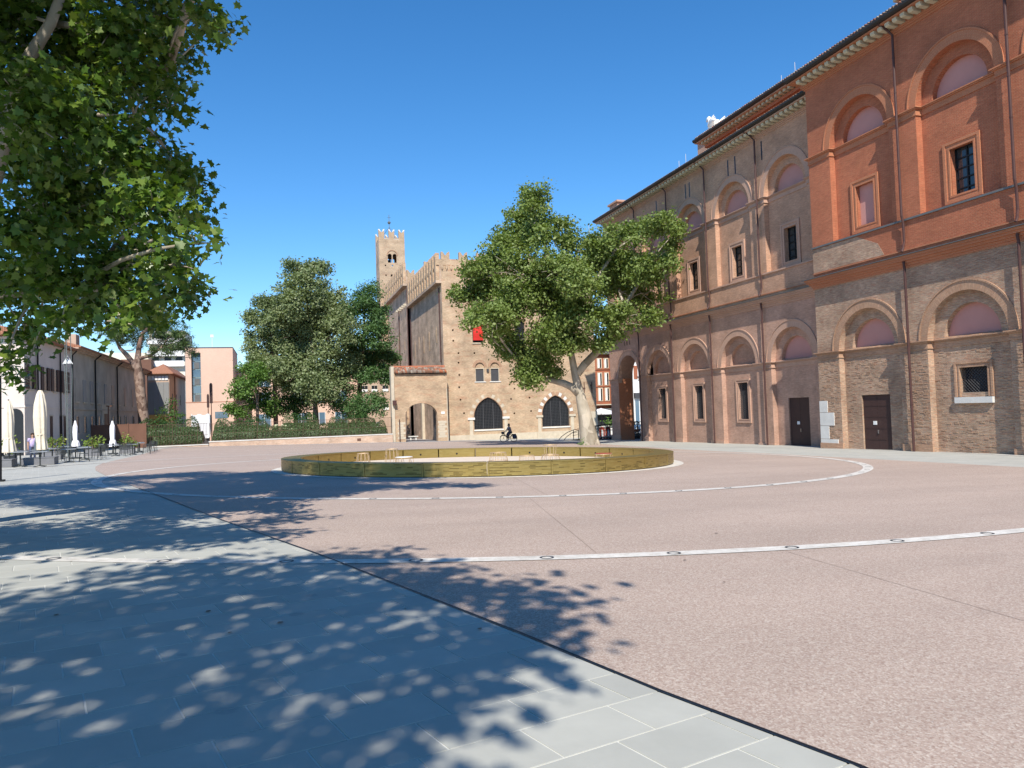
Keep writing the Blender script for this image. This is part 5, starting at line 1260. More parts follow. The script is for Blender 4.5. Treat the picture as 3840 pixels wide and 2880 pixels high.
MB().box(XL-.5, XL+.35, 77.5, 117.9, 8.4, 8.55).box(XL-.5, XL+.6, 77.5, 117.9, 8.55, 8.68).build('eaves', 'plaster_tan', pal)
MB().prism([(XL+.8, 8.68), (XL+.8, 8.82), (-25, 11), (-34.8, 8.8), (-34.8, 8.68)], 'y', 77.5, 118.2).build('roof', 'roof_sheet', pal)
for i, c in enumerate((79.2, 82.1, 85.0, 88.2, 91.5, 95.2, 98.7, 102.4, 107.6, 112)):
    m = ('plaster_grey', 'cladding_grey', 'plaster_tan')[(0, 1, 1, 0, 1, 2, 0, 2, 2, 1)[i]]
    f = MB().box(XL-.1, XL+.05, c-.62, c+.62, 3.72, 5.85).build('window', m, pal)
    MB().box(XL+.0, XL+.12, c-.75, c+.75, 3.58, 3.7).build('sill', 'stone_cream', f)
    f = MB().box(XL-.1, XL+.03, c-.5, c+.5, .75, 2.3).build('window', 'window_dark', pal)
    MB().box(XL+.0, XL+.08, c-.6, c+.6, 2.3, 2.42).box(XL, XL+.08, c-.6, c-.5, .75, 2.3).box(XL, XL+.08, c+.5, c+.6, .75, 2.3).build('surround', 'plaster_grey', f)
MB().box(XL-.05, XL+.07, 89.4, 93.4, -1.4, 3.6).build('portal_surround', 'stone_cream', pal)
MB().box(XL+.06, XL+.09, 90.4, 92.4, -1.4, 2.6).build('portal_door', 'shutter_brown', pal)
for y in (86.2, 97.2, 111.4): MB().tube([(XL+.75, y-.2, 8.6), (XL+.14, y, 8.1), (XL+.14, y, -1.2)], .08, 6).build('downpipe', 'dark_metal', pal)
MB().box(-21, -20, 88, 89.5, 9, 11).build('chimney', 'plaster_tan', pal)
gb = thing('clad_building', 'grey panel clad building end under a hipped tiled roof', 'building', (-16.5, 120, -1))
MB().box(-17.9, -14.95, 118.3, 138, -1.8, 8.4).build('wall', 'plaster_tan', gb)
for i in range(4): MB().box(-17.8+i*.7, -17.12+i*.7, 118.2, 118.29, 2.6, 7.2).build('cladding_panel', 'cladding_grey', gb)
for i in range(6): MB().box(-17.75+i*.45, -17.38+i*.45, 118.18, 118.29, 7.5, 8.15).build('glazed_panel', 'white_paint', gb)
MB().box(-17.8, -15.1, 118.15, 118.29, -1.6, 2.5).build('ochre_base', 'plaster_ochre', gb)
MB().prism([(x, z) for x, z in arch_hole(-16.0, .75, -1.6, .6, .75)], 'y', 118.08, 118.14).build('doorway', 'window_dark', gb)
mb = MB(); mb.face([(-18.3, 117.6, 8.5), (-14.3, 117.6, 8.5), (-16, 120.5, 10.0)]); mb.face([(-14.3, 117.6, 8.5), (-14.3, 140, 8.5), (-16, 138, 10.0), (-16, 120.5, 10.0)]); mb.face([(-18.3, 117.6, 8.5), (-16, 120.5, 10.0), (-16, 138, 10), (-18.3, 140, 8.5)])
mb.box(-18.3, -14.3, 117.6, 140, 8.36, 8.5); mb.build('roof', 'roof_sheet', gb)
for y in (121.5, 126, 131): MB().box(-14.96, -14.9, y-.35, y+.35, 4.0, 5.6).build('window', 'shutter_brown', gb)
MB().tube([(-14.85, 123.6, 8.3), (-14.85, 123.6, -1.2)], .07, 6).build('downpipe', 'pipe_brown', gb)
mbk = thing('brick_block', 'modern salmon brick block with a tall strip of blue glazing', 'building', (-9, 117, -1.2))
MB().plate('y', 115, rect(-12.4, -6.05, -2, 11.85), [rect(-11.62, -10.38, 4.15, 11.15)], .8).box(-12.4, -12.35, 115.01, 128, -2, 11.85).box(-6.1, -6.05, 115.01, 128, -2, 11.85).build('wall', 'brick_modern', mbk)
MB().box(-12.45, -6.0, 114.95, 128, 11.85, 11.95).build('coping', 'pipe_brown', mbk)
MB().box(-6.05, 13.5, 122, 124, -2, 9.3).build('wing_wall', 'brick_modern', mbk)
for k in range(6):
    z = 4.17+k*1.165
    f = MB().box(-11.60, -10.40, 115.55, 115.62, z, z+1.10).build('window', 'glass_blue', mbk)
    MB().box(-11.62, -10.38, 115.48, 115.6, z-.04, z+.04).box(-11.62, -11.54, 115.48, 115.6, z+.04, z+1.1).box(-10.46, -10.38, 115.48, 115.6, z+.04, z+1.1).build('frame', 'steel_grey', f)
    if k in (0, 2, 4): MB().box(-11.3, -10.6, 115.49, 115.54, z+.1, z+1.0).build('blind', 'lead_grey', f)
MB().box(-12.45, -6.05, 114.97, 115.0, 4.03, 4.1).build('string_course', 'brick_red_house', mbk)
g = MB().box(-8.6, -6.86, 114.96, 115.01, 1.7, 2.65).build('window', 'glass_blue', mbk)
mb = MB()
for i in range(9): mb.box(-8.6+i*.21, -8.57+i*.21, 114.93, 114.96, 1.7, 2.65)
mb.build('grille', 'cladding_grey', g)
for x in (-2, 3.5, 6.2, 9.6):
    for z in (.2, 3.6, 6.4):
        f = MB().box(x-.9, x+.9, 121.9, 122.01, z, z+1.9).build('window', 'glass_blue', mbk)
        MB().box(x-.98, x-.9, 121.85, 122, z, z+1.9).box(x+.9, x+.98, 121.85, 122, z, z+1.9).box(x-.04, x+.04, 121.85, 121.95, z, z+1.9).build('frame', 'white_paint', f)
MB().tube([(-8.87, 116, 11.9), (-8.87, 116, 13.6)], .04, 5).box(-9.08, -8.66, 115.9, 116.1, 13.45, 13.85).build('roof_aerial', 'sign_white', mbk)
ap = thing('apartment_block', 'pale apartment block with balconies and satellite dish rising behind the palace roof', 'building', (-22, 165, -1))
MB().box(-34, -17.3, 160, 175, -2, 15.0).build('wall', 'apart_white', ap)
MB().box(-24, -17.4, 162, 175, 15, 19.5).build('upper_wall', 'apart_white', ap)
for z in (12.2, 14.2, 16.6):
    MB().box(-24, -17.4, 159.0, 161.98, z, z+.15).box(-24, -17.4, 159.0, 159.1, z+.15, z+1.1).build('balcony', 'white_paint', ap)
    for x in (-22.6, -20.4, -18.4): MB().box(x-.6, x+.6, 159.9, 160.01 if z < 15 else 162.01, z+.2, z+1.9).build('window', 'window_dark', ap)
MB().box(-28, -22.8, 156, 159.9, 5, 13.4).build('roof_hut', 'corten', ap)
MB().lathe([(.02, -.12), (.5, .0), (.85, .18)], (-26.5, 156, 15), 14).build('satellite_dish', 'white_paint', ap)
# ------------------------------------------------------------------ park furniture
for lab, x, z0, z1, w in (('taller dark sign blade standing by the modern brick block', -7.5, 3.5, 5.9, .17), ('shorter dark sign blade beside the taller one', -7.85, 3.0, 4.6, .13)):
    t = thing('sign_totem', lab, 'sign', (x, 95, -1.3), 0, 'sign blades in the park')
    MB().tube([(x, 95, -1.4), (x, 95, z0+.1)], .05, 6).build('pole', 'pipe_brown', t); MB().prism([(x-w, z0), (x+w, z0), (x+w, z1-.2), (x+w*.5, z1), (x-w*.5, z1), (x-w, z1-.2)], 'y', 94.96, 95.04).build('panel', 'door_brown', t)
tp = thing('covered_cart', 'cart wrapped in a creased white tarpaulin behind the hedge', 'cart', (-8.5, 95, -.8))
P = [[(-9.7+2.1*i/8+.06*math.sin(i*2+j), 94.4+1.4*(j > 2)+.05*math.sin(i*3+j), (.2, 1.5, 2.2, 2.15, 1.3)[j]+.12*math.sin(i*1.7+j)-(.7 if i > 5 and j < 2 else 0)) for i in range(9)] for j in range(5)]
mb = MB()
for j in range(4):
    for i in range(8): mb.face([P[j][i], P[j][i+1], P[j+1][i+1], P[j+1][i]])
mb.face([P[j][0] for j in range(5)]); mb.face([P[j][8] for j in range(5)])
mb.build('tarpaulin', 'tarp_white', tp, smooth=True); MB().box(-9.5, -7.8, 94.7, 95.5, -1.2, .4).build('cart_body', 'iron_grille', tp)
for x, lab in ((9.0, 'white cloth covered stand left of the trunk behind the hedge'), (11.3, 'white cloth covered stand beside the gate wall behind the hedge')):
    t = thing('covered_stand', lab, 'stand', (x, 93, -1.4)); MB().lathe([(.34, 0), (.3, .9), (.24, 1.7), (.12, 1.85)], (x, 89.5, -1.2), 10, lambda a, j: 1+.12*math.sin(4*a)).build('cloth', 'tarp_white', t)
# ------------------------------------------------------------------ cafe
def table(x, y, rz, label, first=[None]):
    z = gz(x, y)
    if first[0] is not None: return dup(first[0], (x, y, z), rz, label)
    t = thing('cafe_table', label, 'table', (0, 0, 0), 0, 'cafe tables by the grey planters')
    local(MB().box(-.36, .36, -.36, .36, .72, .745).build('tabletop', 'table_grey'), t)
    local(MB().tube([(0, 0, .03), (0, 0, .72)], .032, 8).build('column', 'chair_dark'), t)
    for a in (0, 1):
        m = MB(); d = Vector((math.cos(PI/4+a*PI/2), math.sin(PI/4+a*PI/2), 0)); m.tube([-d*.34+Vector((0, 0, .012)), -d*.05+Vector((0, 0, .06)), d*.05+Vector((0, 0, .06)), d*.34+Vector((0, 0, .012))], .022, 5)
        local(m.build('foot', 'chair_dark'), t)
    t.location = (x, y, z); t.rotation_euler = (0, 0, rz); first[0] = t
    return t
def chair(x, y, rz, label, first=[None]):
    z = gz(x, y)
    if first[0] is not None: return dup(first[0], (x, y, z), rz, label)
    t = thing('cafe_chair', label, 'chair', (0, 0, 0), 0, 'dark cafe chairs')
    local(MB().box(-.22, .22, -.22, .22, .44, .465).build('seat', 'chair_dark'), t)
    b = MB()
    for i in range(9): b.box(-.20+i*.05-.012, -.20+i*.05+.012, .205, .222, .47, .80)
    b.tube([(-.225, .21, .44), (-.22, .23, .83), (.22, .23, .83), (.225, .21, .44)], .014, 5); local(b.build('backrest', 'chair_dark'), t)
    for sx in (-1, 1):
        for sy in (-1, 1): local(MB().tube([(sx*.2, sy*.2, .44), (sx*.24, sy*.25, 0)], .012, 5).build('leg', 'chair_dark'), t)
        local(MB().tube([(sx*.225, .22, .66), (sx*.245, -.18, .65), (sx*.23, -.21, .45)], .013, 5).build('armrest', 'chair_dark'), t)
    t.location = (x, y, z); t.rotation_euler = (0, 0, rz); first[0] = t
    return t
for x, y, a, lab in ((-11.1, 41.7, .1, 'nearest grey cafe table, standing alone at the front'), (-12.05, 42.1, .1, 'grey cafe table beside the foremost planter'), (-12.35, 46.3, .1, 'grey cafe table left of the tall closed cream parasol'), (-11.0, 46.6, .1, 'grey cafe table in front of the tall cream parasol'),
    (-10.9, 49.6, .15, 'grey cafe table in the second row, clear of planters'), (-11.5, 52.2, .1, 'grey cafe table under the left white parasol'), (-13.2, 50.4, .1, 'grey cafe table near the left yellow shrub'), (-10.5, 56.2, .1, 'grey cafe table before the middle planter'),
    (-9.9, 58.8, .1, 'grey cafe table between the two white parasols'), (-11.4, 60.2, .1, 'grey cafe table beside the right white parasol'), (-10.3, 64.2, .1, 'grey cafe table among the far dark chairs'), (-10.9, 67.5, .1, 'farthest grey cafe table near the railings'), (-13.4, 55.5, .1, 'rear grey cafe table by the palace side'), (-12.9, 44.3, .1, 'grey cafe table wedged between the two front planters'), (-14.4, 48.6, .1, 'grey cafe table left of the woman in lilac'), (-12.3, 48.5, .2, 'grey cafe table behind the tall cream parasol'), (-12.6, 61.4, .1, 'grey cafe table left of the right yellow shrub')): table(x, y, a, lab)
for x, y, a, lab in ((-9.6, 66.2, -1.3, 'dark chair at the far right end of the cafe'), (-9.9, 67.4, -1.6, 'rearmost dark chair at the right end of the cafe'), (-9.55, 64.4, -1.5, 'dark chair right of the far table'), (-9.5, 62.7, -1.2, 'dark chair standing apart on the right edge'), (-10.5, 63.2, 3.1, 'dark chair in front of the far table'),
    (-10.9, 65.6, .2, 'dark chair behind the far table'), (-9.1, 59.4, -1.5, 'dark chair right of the table between white parasols'), (-9.9, 57.8, 3.0, 'dark chair before the table between white parasols'), (-11.3, 56.8, .3, 'dark chair left of the middle planter table'), (-9.8, 55.4, 2.7, 'dark chair right of the middle planter table'),
    (-10.3, 50.6, -1, 'dark chair behind the second row table'), (-11.7, 49.2, 1.5, 'dark chair left of the second row table'), (-12.2, 52.9, .4, 'dark chair behind the left white parasol'), (-12.6, 58.9, 1.4, 'dark chair by the right yellow shrub'), (-13.8, 46.0, 1.5, 'dark chair beside the leftmost parasol'), (-12.9, 47.6, .2, 'dark chair behind the tall cream parasol'), (-11.6, 47.4, .1, 'dark chair behind the table before the cream parasol'), (-10.4, 47.2, -1.4, 'dark chair right of the table before the cream parasol'), (-10.2, 49.1, -1.5, 'dark chair right of the second row table'), (-12.3, 51.6, 1.6, 'dark chair left of the table under the white parasol'), (-10.9, 53.0, -.6, 'dark chair right of the left white parasol'), (-10.9, 58.7, 1.5, 'dark chair left of the table between white parasols'), (-10.7, 60.9, -.9, 'dark chair right of the right white parasol'), (-11.2, 64.2, 1.5, 'dark chair left of the far table'), (-10.1, 68.0, -.3, 'dark chair behind the farthest table'), (-11.7, 67.2, 1.6, 'dark chair left of the farthest table')): chair(x, y, a, lab)
def planter(x, y, w, d, h, label, shrub=None, rz=.08):
    z = gz(x, y); t = thing('planter', label, 'planter', (x, y, z), 0, 'grey planters of the cafe')
    MB().box(x-w/2, x+w/2, y-d/2, y+d/2, z, z+h-.04).box(x-w/2-.02, x+w/2+.02, y-d/2-.02, y+d/2+.02, z+h-.038, z+h).build('tub', 'planter_grey', t)
    if shrub:
        s_ = shrub; P, N, S = crown_points([(x+a, y+b, z+c, r) for a, b, c, r in s_], 5, 8, .13, .17)
        leaf_object('foliage', P, N, S, LEAF_OVAL, 'leaf_yellow', t)
        mb = MB()
        for a, b, c, r in s_:
            for k in range(3): limb_to(mb, (x+a*.4, y, z+h-.05), (x+a+random.gauss(0, .1), y+b, z+c+r*.6), .02, .006)
        mb.build('stems', 'bark_brown', t)
planter(-13.1, 42.6, 1.3, .8, .38, 'foremost grey planter box at the left edge')
planter(-11.9, 44.7, 1.5, .8, .38, 'long grey planter box under the tall cream parasol')
planter(-13.3, 52.6, 1.0, .7, .5, 'grey planter with a yellow green shrub left of the white parasols', [(-.3, 0, .8, .35), (.2, 0, .9, .38), (.45, .1, 1.15, .28), (-.1, 0, 1.2, .25)])
planter(-12.15, 57.6, .95, .7, .5, 'grey planter with a rounded yellow shrub between the white parasols', [(-.25, 0, .8, .36), (.25, 0, .85, .36), (0, .1, 1.15, .34), (.4, 0, 1.1, .25)])
planter(-10.9, 62.8, .95, .7, .5, 'grey planter with a yellow shrub right of the white parasols', [(-.3, 0, .8, .35), (.2, 0, .9, .36), (-.1, 0, 1.25, .3), (.4, .1, .8, .3)])
planter(-14.0, 46.5, .9, .7, .5, 'grey planter with a dark green shrub behind the leftmost parasol', [(0, 0, .9, .4), (.2, 0, 1.3, .3)])
def parasol(x, y, zb, zc, zt, rw, rmid, label, mat, n=16):
    z = gz(x, y); t = thing('closed_parasol', label, 'parasol', (x, y, z), 0, 'closed parasols of the cafe')
    MB().tube([(x, y, z), (x, y, zt+.06)], .035, 8).build('pole', 'chair_dark', t)
    MB().box(x-.3, x+.3, y-.3, y+.3, z+.0, z+.07).build('base', 'chair_dark', t)
    H_ = zt-zb; prof = [(rw*.95, 0), (rw*.98, .05), (rw*.80, (zc-zb)*.7), (rmid*.80, (zc-zb)), (rmid*.92, (zc-zb)+.1*H_), (rmid, zc-zb+.3*H_), (rmid*.92, zc-zb+.5*H_), (rmid*.62, H_-.25), (rmid*.3, H_-.02), (.03, H_)]
    MB().lathe([p if k > 0 else (p[0], -.0) for k, p in enumerate(prof)], (x, y, zb), 40, lambda a, j: 1+(.16 if j < 4 else .10)*math.sin(8*a+.35*j)+.05*math.sin(3*a+j)).build('canopy', mat, t, smooth=False)
    MB().lathe([(rmid*.86, zc-zb-.02), (rmid*.86, zc-zb+.05)], (x, y, zb), 20).build('tie', mat, t)
parasol(-12.76, 42.9, .33, 1.02, 2.9, .28, .24, 'closed cream parasol at the far left, partly behind leaves', 'parasol_cream')
parasol(-11.87, 44.75, .34, 1.14, 3.46, .29, .30, 'tall closed cream parasol standing in the long planter', 'parasol_cream')
parasol(-12.2, 53.2, .2, .62, 1.84, .22, .14, 'left of the two small closed white parasols', 'parasol_white')
parasol(-11.77, 62.0, -.16, .40, 1.76, .23, .17, 'right of the two small closed white parasols', 'parasol_white')
lm = thing('lattice_mast', 'tall slim steel lattice light mast rising in front of the palace', 'light mast', (-13.7, 58, -.6))
x, y = -13.7, 58
for k in range(3):
    a = 2*PI*k/3+.5; c, s_ = math.cos(a), math.sin(a)
    MB().tube([(x+.10*c, y+.10*s_, -.6), (x+.26*c, y+.26*s_, 5.0), (x+.16*c, y+.16*s_, 8.6), (x+.16*c, y+.16*s_, 12)], .03, 6).build('leg', 'steel_grey', lm)
mb = MB()
for i in range(24):
    z = -.2+i*.5; r = .10+.16*min(1, max(0, (z+.6)/5.6)) if z < 5 else .22
    for k in range(3):
        a, b = 2*PI*k/3+.5, 2*PI*(k+1)/3+.5; mb.tube([(x+r*math.cos(a), y+r*math.sin(a), z), (x+r*math.cos(b), y+r*math.sin(b), z+.25)], .008, 4)
mb.build('bracing', 'steel_grey', lm)
MB().lathe([(.24, 0), (.20, .12), (.07, .3)], (x, y, 5.78), 12).build('lamp_head', 'sign_white', lm)
MB().tube([(x-.3, y, 5.75), (x, y, 6.3), (x+.3, y, 5.75)], .025, 5).build('lamp_bracket', 'sign_white', lm)
dp = thing('dark_post', 'dark slim post standing at the left picture edge', 'post', (-9.25, 30, -.25))
MB().tube([(-9.22, 30, -.3), (-9.2, 30, 3.4)], .075, 8).box(-9.36, -9.08, 29.86, 30.14, -.3, -.2).build('shaft', 'dark_metal', dp)
# ------------------------------------------------------------------ people and bicycles
def skin_body(name, chains, mat, parent, sub=1):
    # one continuous figure grown over a skeleton of joints with a radius each
    me = bpy.data.meshes.new(name); vs, es, rs = [], [], []; idx = {}
    def add(p, r):
        k = tuple(round(c, 4) for c in p)
        if k in idx: return idx[k]
        idx[k] = len(vs); vs.append(p); rs.append(r); return idx[k]
    for ch_ in chains:
        q = None
        for p, r in ch_:
            i = add(p, r)
            if q is not None and q != i: es.append((q, i))
            q = i
    me.from_pydata(vs, es, []); me.materials.append(MATS[mat])
    o = link(name, me, parent)
    m = o.modifiers.new('skin', 'SKIN'); m.use_smooth_shade = True
    lay = me.skin_vertices[0] if me.skin_vertices else None
    if lay is None:
        bpy.context.view_layer.objects.active = o; lay = me.skin_vertices[0]
    for i, sv in enumerate(lay.data): sv.radius = rs[i] if isinstance(rs[i], tuple) else (rs[i], rs[i]); sv.use_root = (i == 0)
    s_ = o.modifiers.new('sub', 'SUBSURF'); s_.levels = sub; s_.render_levels = sub
    return o
def person(label, o, fwd, pose, top, bottom, hair, group=None, skirt=False, long_hair=False):
    # pose gives joints in (forward, side, up) metres from the point o
    F = Vector((fwd[0], fwd[1], 0)).normalized(); Sd = Vector((-F.y, F.x, 0)); o = Vector(o)
    W = lambda p: tuple(o+F*p[0]+Sd*p[1]+Vector((0, 0, p[2])))
    t = thing('person', label, 'person', tuple(o), 0, group)
    J = pose; ch_ = []
    hip, chest, neck, head = J['hip'], J['chest'], J['neck'], J['head']
    mid = tuple((a+b)/2 for a, b in zip(hip, chest))
    ch_.append([(W(hip), (.15, .11)), (W(mid), (.13, .10)), (W(chest), (.16, .11)), (W(neck), .055), (W(head), (.075, .09)), (W((head[0], head[1], head[2]+.10)), (.06, .07))])
    for s_ in ('l', 'r'):
        sh, el, ha = J['sh'+s_], J['el'+s_], J['ha'+s_]
        ch_.append([(W(chest), (.16, .11)), (W(sh), .06), (W(el), .042), (W(ha), .03)])
        d = (Vector(ha)-Vector(el)).normalized()
        palm = tuple(Vector(ha)+d*.07); ch_.append([(W(ha), .03), (W(palm), (.036, .02))])
        for k in range(4):
            q = Vector(palm)+d*(.035+.008*(k in (1, 2)))+Vector((0, (k-1.5)*.018, -.01)); q2 = q+d*.02+Vector((0, 0, -.03))
            ch_.append([(W(palm), (.036, .02)), (W(tuple(q)), .009), (W(tuple(q2)), .008)])
        ch_.append([(W(ha), .03), (W(tuple(Vector(ha)+d*.05+Vector((0, .03 if s_ == 'r' else -.03, .01)))), .011)])
        hp, kn, an, toe = J['hp'+s_], J['kn'+s_], J['an'+s_], J['to'+s_]
        ch_.append([(W(hip), (.15, .11)), (W(hp), .085), (W(kn), .058), (W(an), .038), (W(toe), .035)])
    b = skin_body('body', ch_, 'skin', t)
    # clothing shells along trunk and limbs
    mb = MB().tube([W((hip[0], hip[1], hip[2]-.06)), W(mid), W(chest), W((neck[0], neck[1], neck[2]-.05))], [.17, .155, .175, .085], 14)
    for s_ in ('l', 'r'):
        sh, el = J['sh'+s_], J['el'+s_]; mb.tube([W(tuple((Vector(chest)+Vector(sh))/2)), W(sh), W(tuple(Vector(sh).lerp(Vector(el), .6)))], [.11, .085, .066], 10)
    mb.build('shirt', top, t, smooth=True)
    mb = MB()
    for s_ in ('l', 'r'):
        hp, kn, an = J['hp'+s_], J['kn'+s_], J['an'+s_]
        if skirt: mb.tube([W(hip), W(tuple(Vector(hp).lerp(Vector(kn), .6))), W(tuple(Vector(kn).lerp(Vector(an), .35)))], [.17, .135, .15], 12)
        else: mb.tube([W(hip), W(hp), W(kn), W(tuple(Vector(kn).lerp(Vector(an), .9)))], [.13, .105, .075, .055], 10)
        MB().tube([W((an[0]-.05, an[1], an[2]-.03)), W(tuple(J['to'+s_]))], [.045, .035], 8).build('shoe', 'hair_dark', t)
    mb.build('skirt' if skirt else 'trousers', bottom, t, smooth=True)
    hb = MB(); hc = Vector((head[0]-.015, head[1], head[2]+.06))
    for k in range(5): pass
    hb.tube([W(tuple(hc+Vector((.03, 0, .075)))), W(tuple(hc+Vector((-.03, 0, .06)))), W(tuple(hc+Vector((-.06, 0, -.02)))), W(tuple(hc+Vector((-.07, 0, -.14 if long_hair else -.08)))), W(tuple(hc+Vector((-.08, 0, -.26 if long_hair else -.1))))], [.07, .105, .10, .07, .03], 10)
    hb.build('hair', hair, t, smooth=True)
    fb = MB(); hx = Vector(head)
    fb.tube([W(tuple(hx+Vector((.085, 0, .06)))), W(tuple(hx+Vector((.115, 0, .02)))), W(tuple(hx+Vector((.09, 0, .01))))], [.012, .018, .014], 6)
    for s_ in (-1, 1): fb.tube([W(tuple(hx+Vector((0, s_*.085, .05)))), W(tuple(hx+Vector((-.01, s_*.095, .01))))], [.02, .016], 6)
    fb.build('face', 'skin', t, smooth=True)
    eb = MB()
    for s_ in (-1, 1): eb.tube([W(tuple(hx+Vector((.085, s_*.032, .055)))), W(tuple(hx+Vector((.095, s_*.032, .055))))], .011, 6)
    eb.tube([W(tuple(hx+Vector((.09, -.025, -.03)))), W(tuple(hx+Vector((.09, .025, -.03))))], .008, 5)
    eb.build('eyes_and_mouth', 'hair_dark', t)
    return t
def stand(h=1.0, step=.0):
    return {'hip': (0, 0, .92*h), 'chest': (.01, 0, 1.3*h), 'neck': (.02, 0, 1.47*h), 'head': (.03, 0, 1.58*h),
            'shl': (0, .19, 1.38*h), 'shr': (0, -.19, 1.38*h), 'ell': (-.03-step*.5, .24, 1.1*h), 'elr': (-.03+step*.5, -.24, 1.1*h), 'hal': (.05-step, .25, .86*h), 'har': (.05+step, -.25, .86*h),
            'hpl': (0, .1, .88*h), 'hpr': (0, -.1, .88*h), 'knl': (.03+step*.6, .1, .48*h), 'knr': (.03-step*.4, -.1, .48*h), 'anl': (step, .1, .08), 'anr': (-step, -.1, .08), 'tol': (.16+step, .11, .04), 'tor': (.16-step, -.11, .04)}
def bicycle(label, o, fwd, frame, basket=None, crate=False, bag=False):
    F = Vector((fwd[0], fwd[1], 0)).normalized(); o = Vector(o); Sd = Vector((-F.y, F.x, 0))
    W = lambda a, s_, z: tuple(o+F*a+Sd*s_+Vector((0, 0, z)))
    t = thing('bicycle', label, 'bicycle', tuple(o))
    R = .33
    for a in (-.52, .52):
        wh = MB().tube([W(a+R*math.cos(2*PI*i/28), 0, R+.02+R*math.sin(2*PI*i/28)) for i in range(29)], .019, 6).build('wheel', 'tyre_black', t)
        MB().tube([W(a+(R-.03)*math.cos(2*PI*i/28), 0, R+.02+(R-.03)*math.sin(2*PI*i/28)) for i in range(29)], .010, 5).build('rim', 'chrome', wh)
        mb = MB()
        for i in range(14): mb.tube([W(a, .02*(-1)**i, R+.02), W(a+(R-.03)*math.cos(2*PI*i/14), 0, R+.02+(R-.03)*math.sin(2*PI*i/14))], .003, 3)
        mb.build('spokes', 'chrome', wh)
        MB().tube([W(a+(R+.04)*math.cos(q), 0, R+.02+(R+.04)*math.sin(q)) for q in [(.25+2.4*i/10) if a < 0 else (.5+2.2*i/10) for i in range(11)]], .022, 5).build('mudguard', frame, t)
    bb, seat, head = (-.02, 0, .29), (-.22, 0, .86), (.38, 0, .86)
    mb = MB()
    for a, b, r in ((bb, seat, .018), (bb, (.40, 0, .72), .02), ((-.08, 0, .46), (.39, 0, .80), .018), ((-.52, 0, .35), bb, .014), ((-.52, 0, .35), (-.19, 0, .78), .012), (head, (.52, 0, .35), .018), ((.36, 0, 1.02), head, .014)):
        mb.tube([W(*a), W(*b)], r, 6)
    mb.build('frame', frame, t)
    MB().tube([W(.26, .29, 1.03), W(.36, .18, 1.08), W(.38, 0, 1.02), W(.36, -.18, 1.08), W(.26, -.29, 1.03)], .013, 6).build('handlebar', 'chrome', t)
    MB().tube([W(-.36, 0, .90), W(-.22, 0, .915), W(-.05, 0, .90)], [.09, .075, .025], 8).build('saddle', 'tyre_black', t)
    MB().tube([W(-.02, .09, .29), W(-.02, -.09, .29)], .06, 12).tube([W(-.02, .1, .29), W(.08, .1, .17), W(.08, .17, .17)], .012, 5).tube([W(-.02, -.1, .29), W(-.12, -.1, .41), W(-.12, -.17, .41)], .012, 5).build('crank', 'chrome', t)
    MB().tube([W(-.75, 0, .72), W(-.3, 0, .72)], .06, 4).build('luggage_rack', frame, t)
    if basket:
        mb = MB(); c = W(.56, 0, .78)
        mb.lathe([(.13, 0), (.17, .26), (.16, .26), (.12, .015)], c, 12); mb.build('basket', basket, t)
    if crate:
        c = Vector(W(-.56, 0, .76)); MB().box(c.x-.24, c.x+.24, c.y-.17, c.y+.17, c.z, c.z+.24).box(c.x-.26, c.x+.26, c.y-.19, c.y+.19, c.z+.2, c.z+.25).build('crate', 'basket_brown', t)
        MB().tube([W(-.50, -.16, .62), W(-.50, -.16, .35)], [.18, .2], 8).build('pannier', 'tyre_black', t)
    if bag:
        for s_ in (-.17, .17): MB().tube([W(-.60, s_, .70), W(-.60, s_, .55), W(-.61, s_, .30)], [.13, .19, .16], 8).build('pannier', 'cloth_navy', t)
    return t
cyx, cyy = 21.36, 69.6
cz0 = gz(cyx, cyy)
bicycle('black city bicycle with front basket ridden past the castle', (cyx, cyy, cz0), (-1, .08), 'dark_metal', 'iron_grille', bag=True)
ride = {'hip': (-.2, 0, 1.0), 'chest': (-.08, 0, 1.36), 'neck': (-.04, 0, 1.52), 'head': (0, 0, 1.62), 'shl': (-.05, .18, 1.42), 'shr': (-.05, -.18, 1.42), 'ell': (.12, .24, 1.2), 'elr': (.12, -.24, 1.2), 'hal': (.26, .27, 1.07), 'har': (.26, -.27, 1.07),
        'hpl': (-.15, .1, .97), 'hpr': (-.15, -.1, .97), 'knl': (.22, .11, .72), 'knr': (.12, -.11, .56), 'anl': (-.04, .12, .46), 'anr': (.05, -.12, .21), 'tol': (.1, .13, .42), 'tor': (.18, -.13, .17)}
person('cyclist with dark hair in a grey top and long grey skirt', (cyx, cyy, cz0), (-1, .08), ride, 'cloth_grey', 'cloth_navy', 'hair_dark', None, True, True)
pbx, pby = 36.2, 70.6
bicycle('parked cream bicycle with a brown crate leaning by the theatre corner', (pbx, pby, -1.93), (1, -.12), 'bike_white', None, crate=True)
person('woman in a lilac patterned top standing behind the tall cream parasol', (-14.5, 53, -.50), (.5, -1), stand(.93), 'cloth_lilac', 'cloth_blue', 'hair_dark', None, False, True)
person('walker in a white shirt and pale trousers beyond the passage, on the left', (42.7, 85, -2.3), (-.6, -1), stand(1, .15), 'cloth_white', 'cloth_white', 'hair_dark')
person('walker in a white shirt and blue trousers beyond the passage, on the right', (43.5, 85.4, -2.3), (-.5, -1), stand(1.0, -.12), 'cloth_white', 'cloth_blue', 'hair_dark')
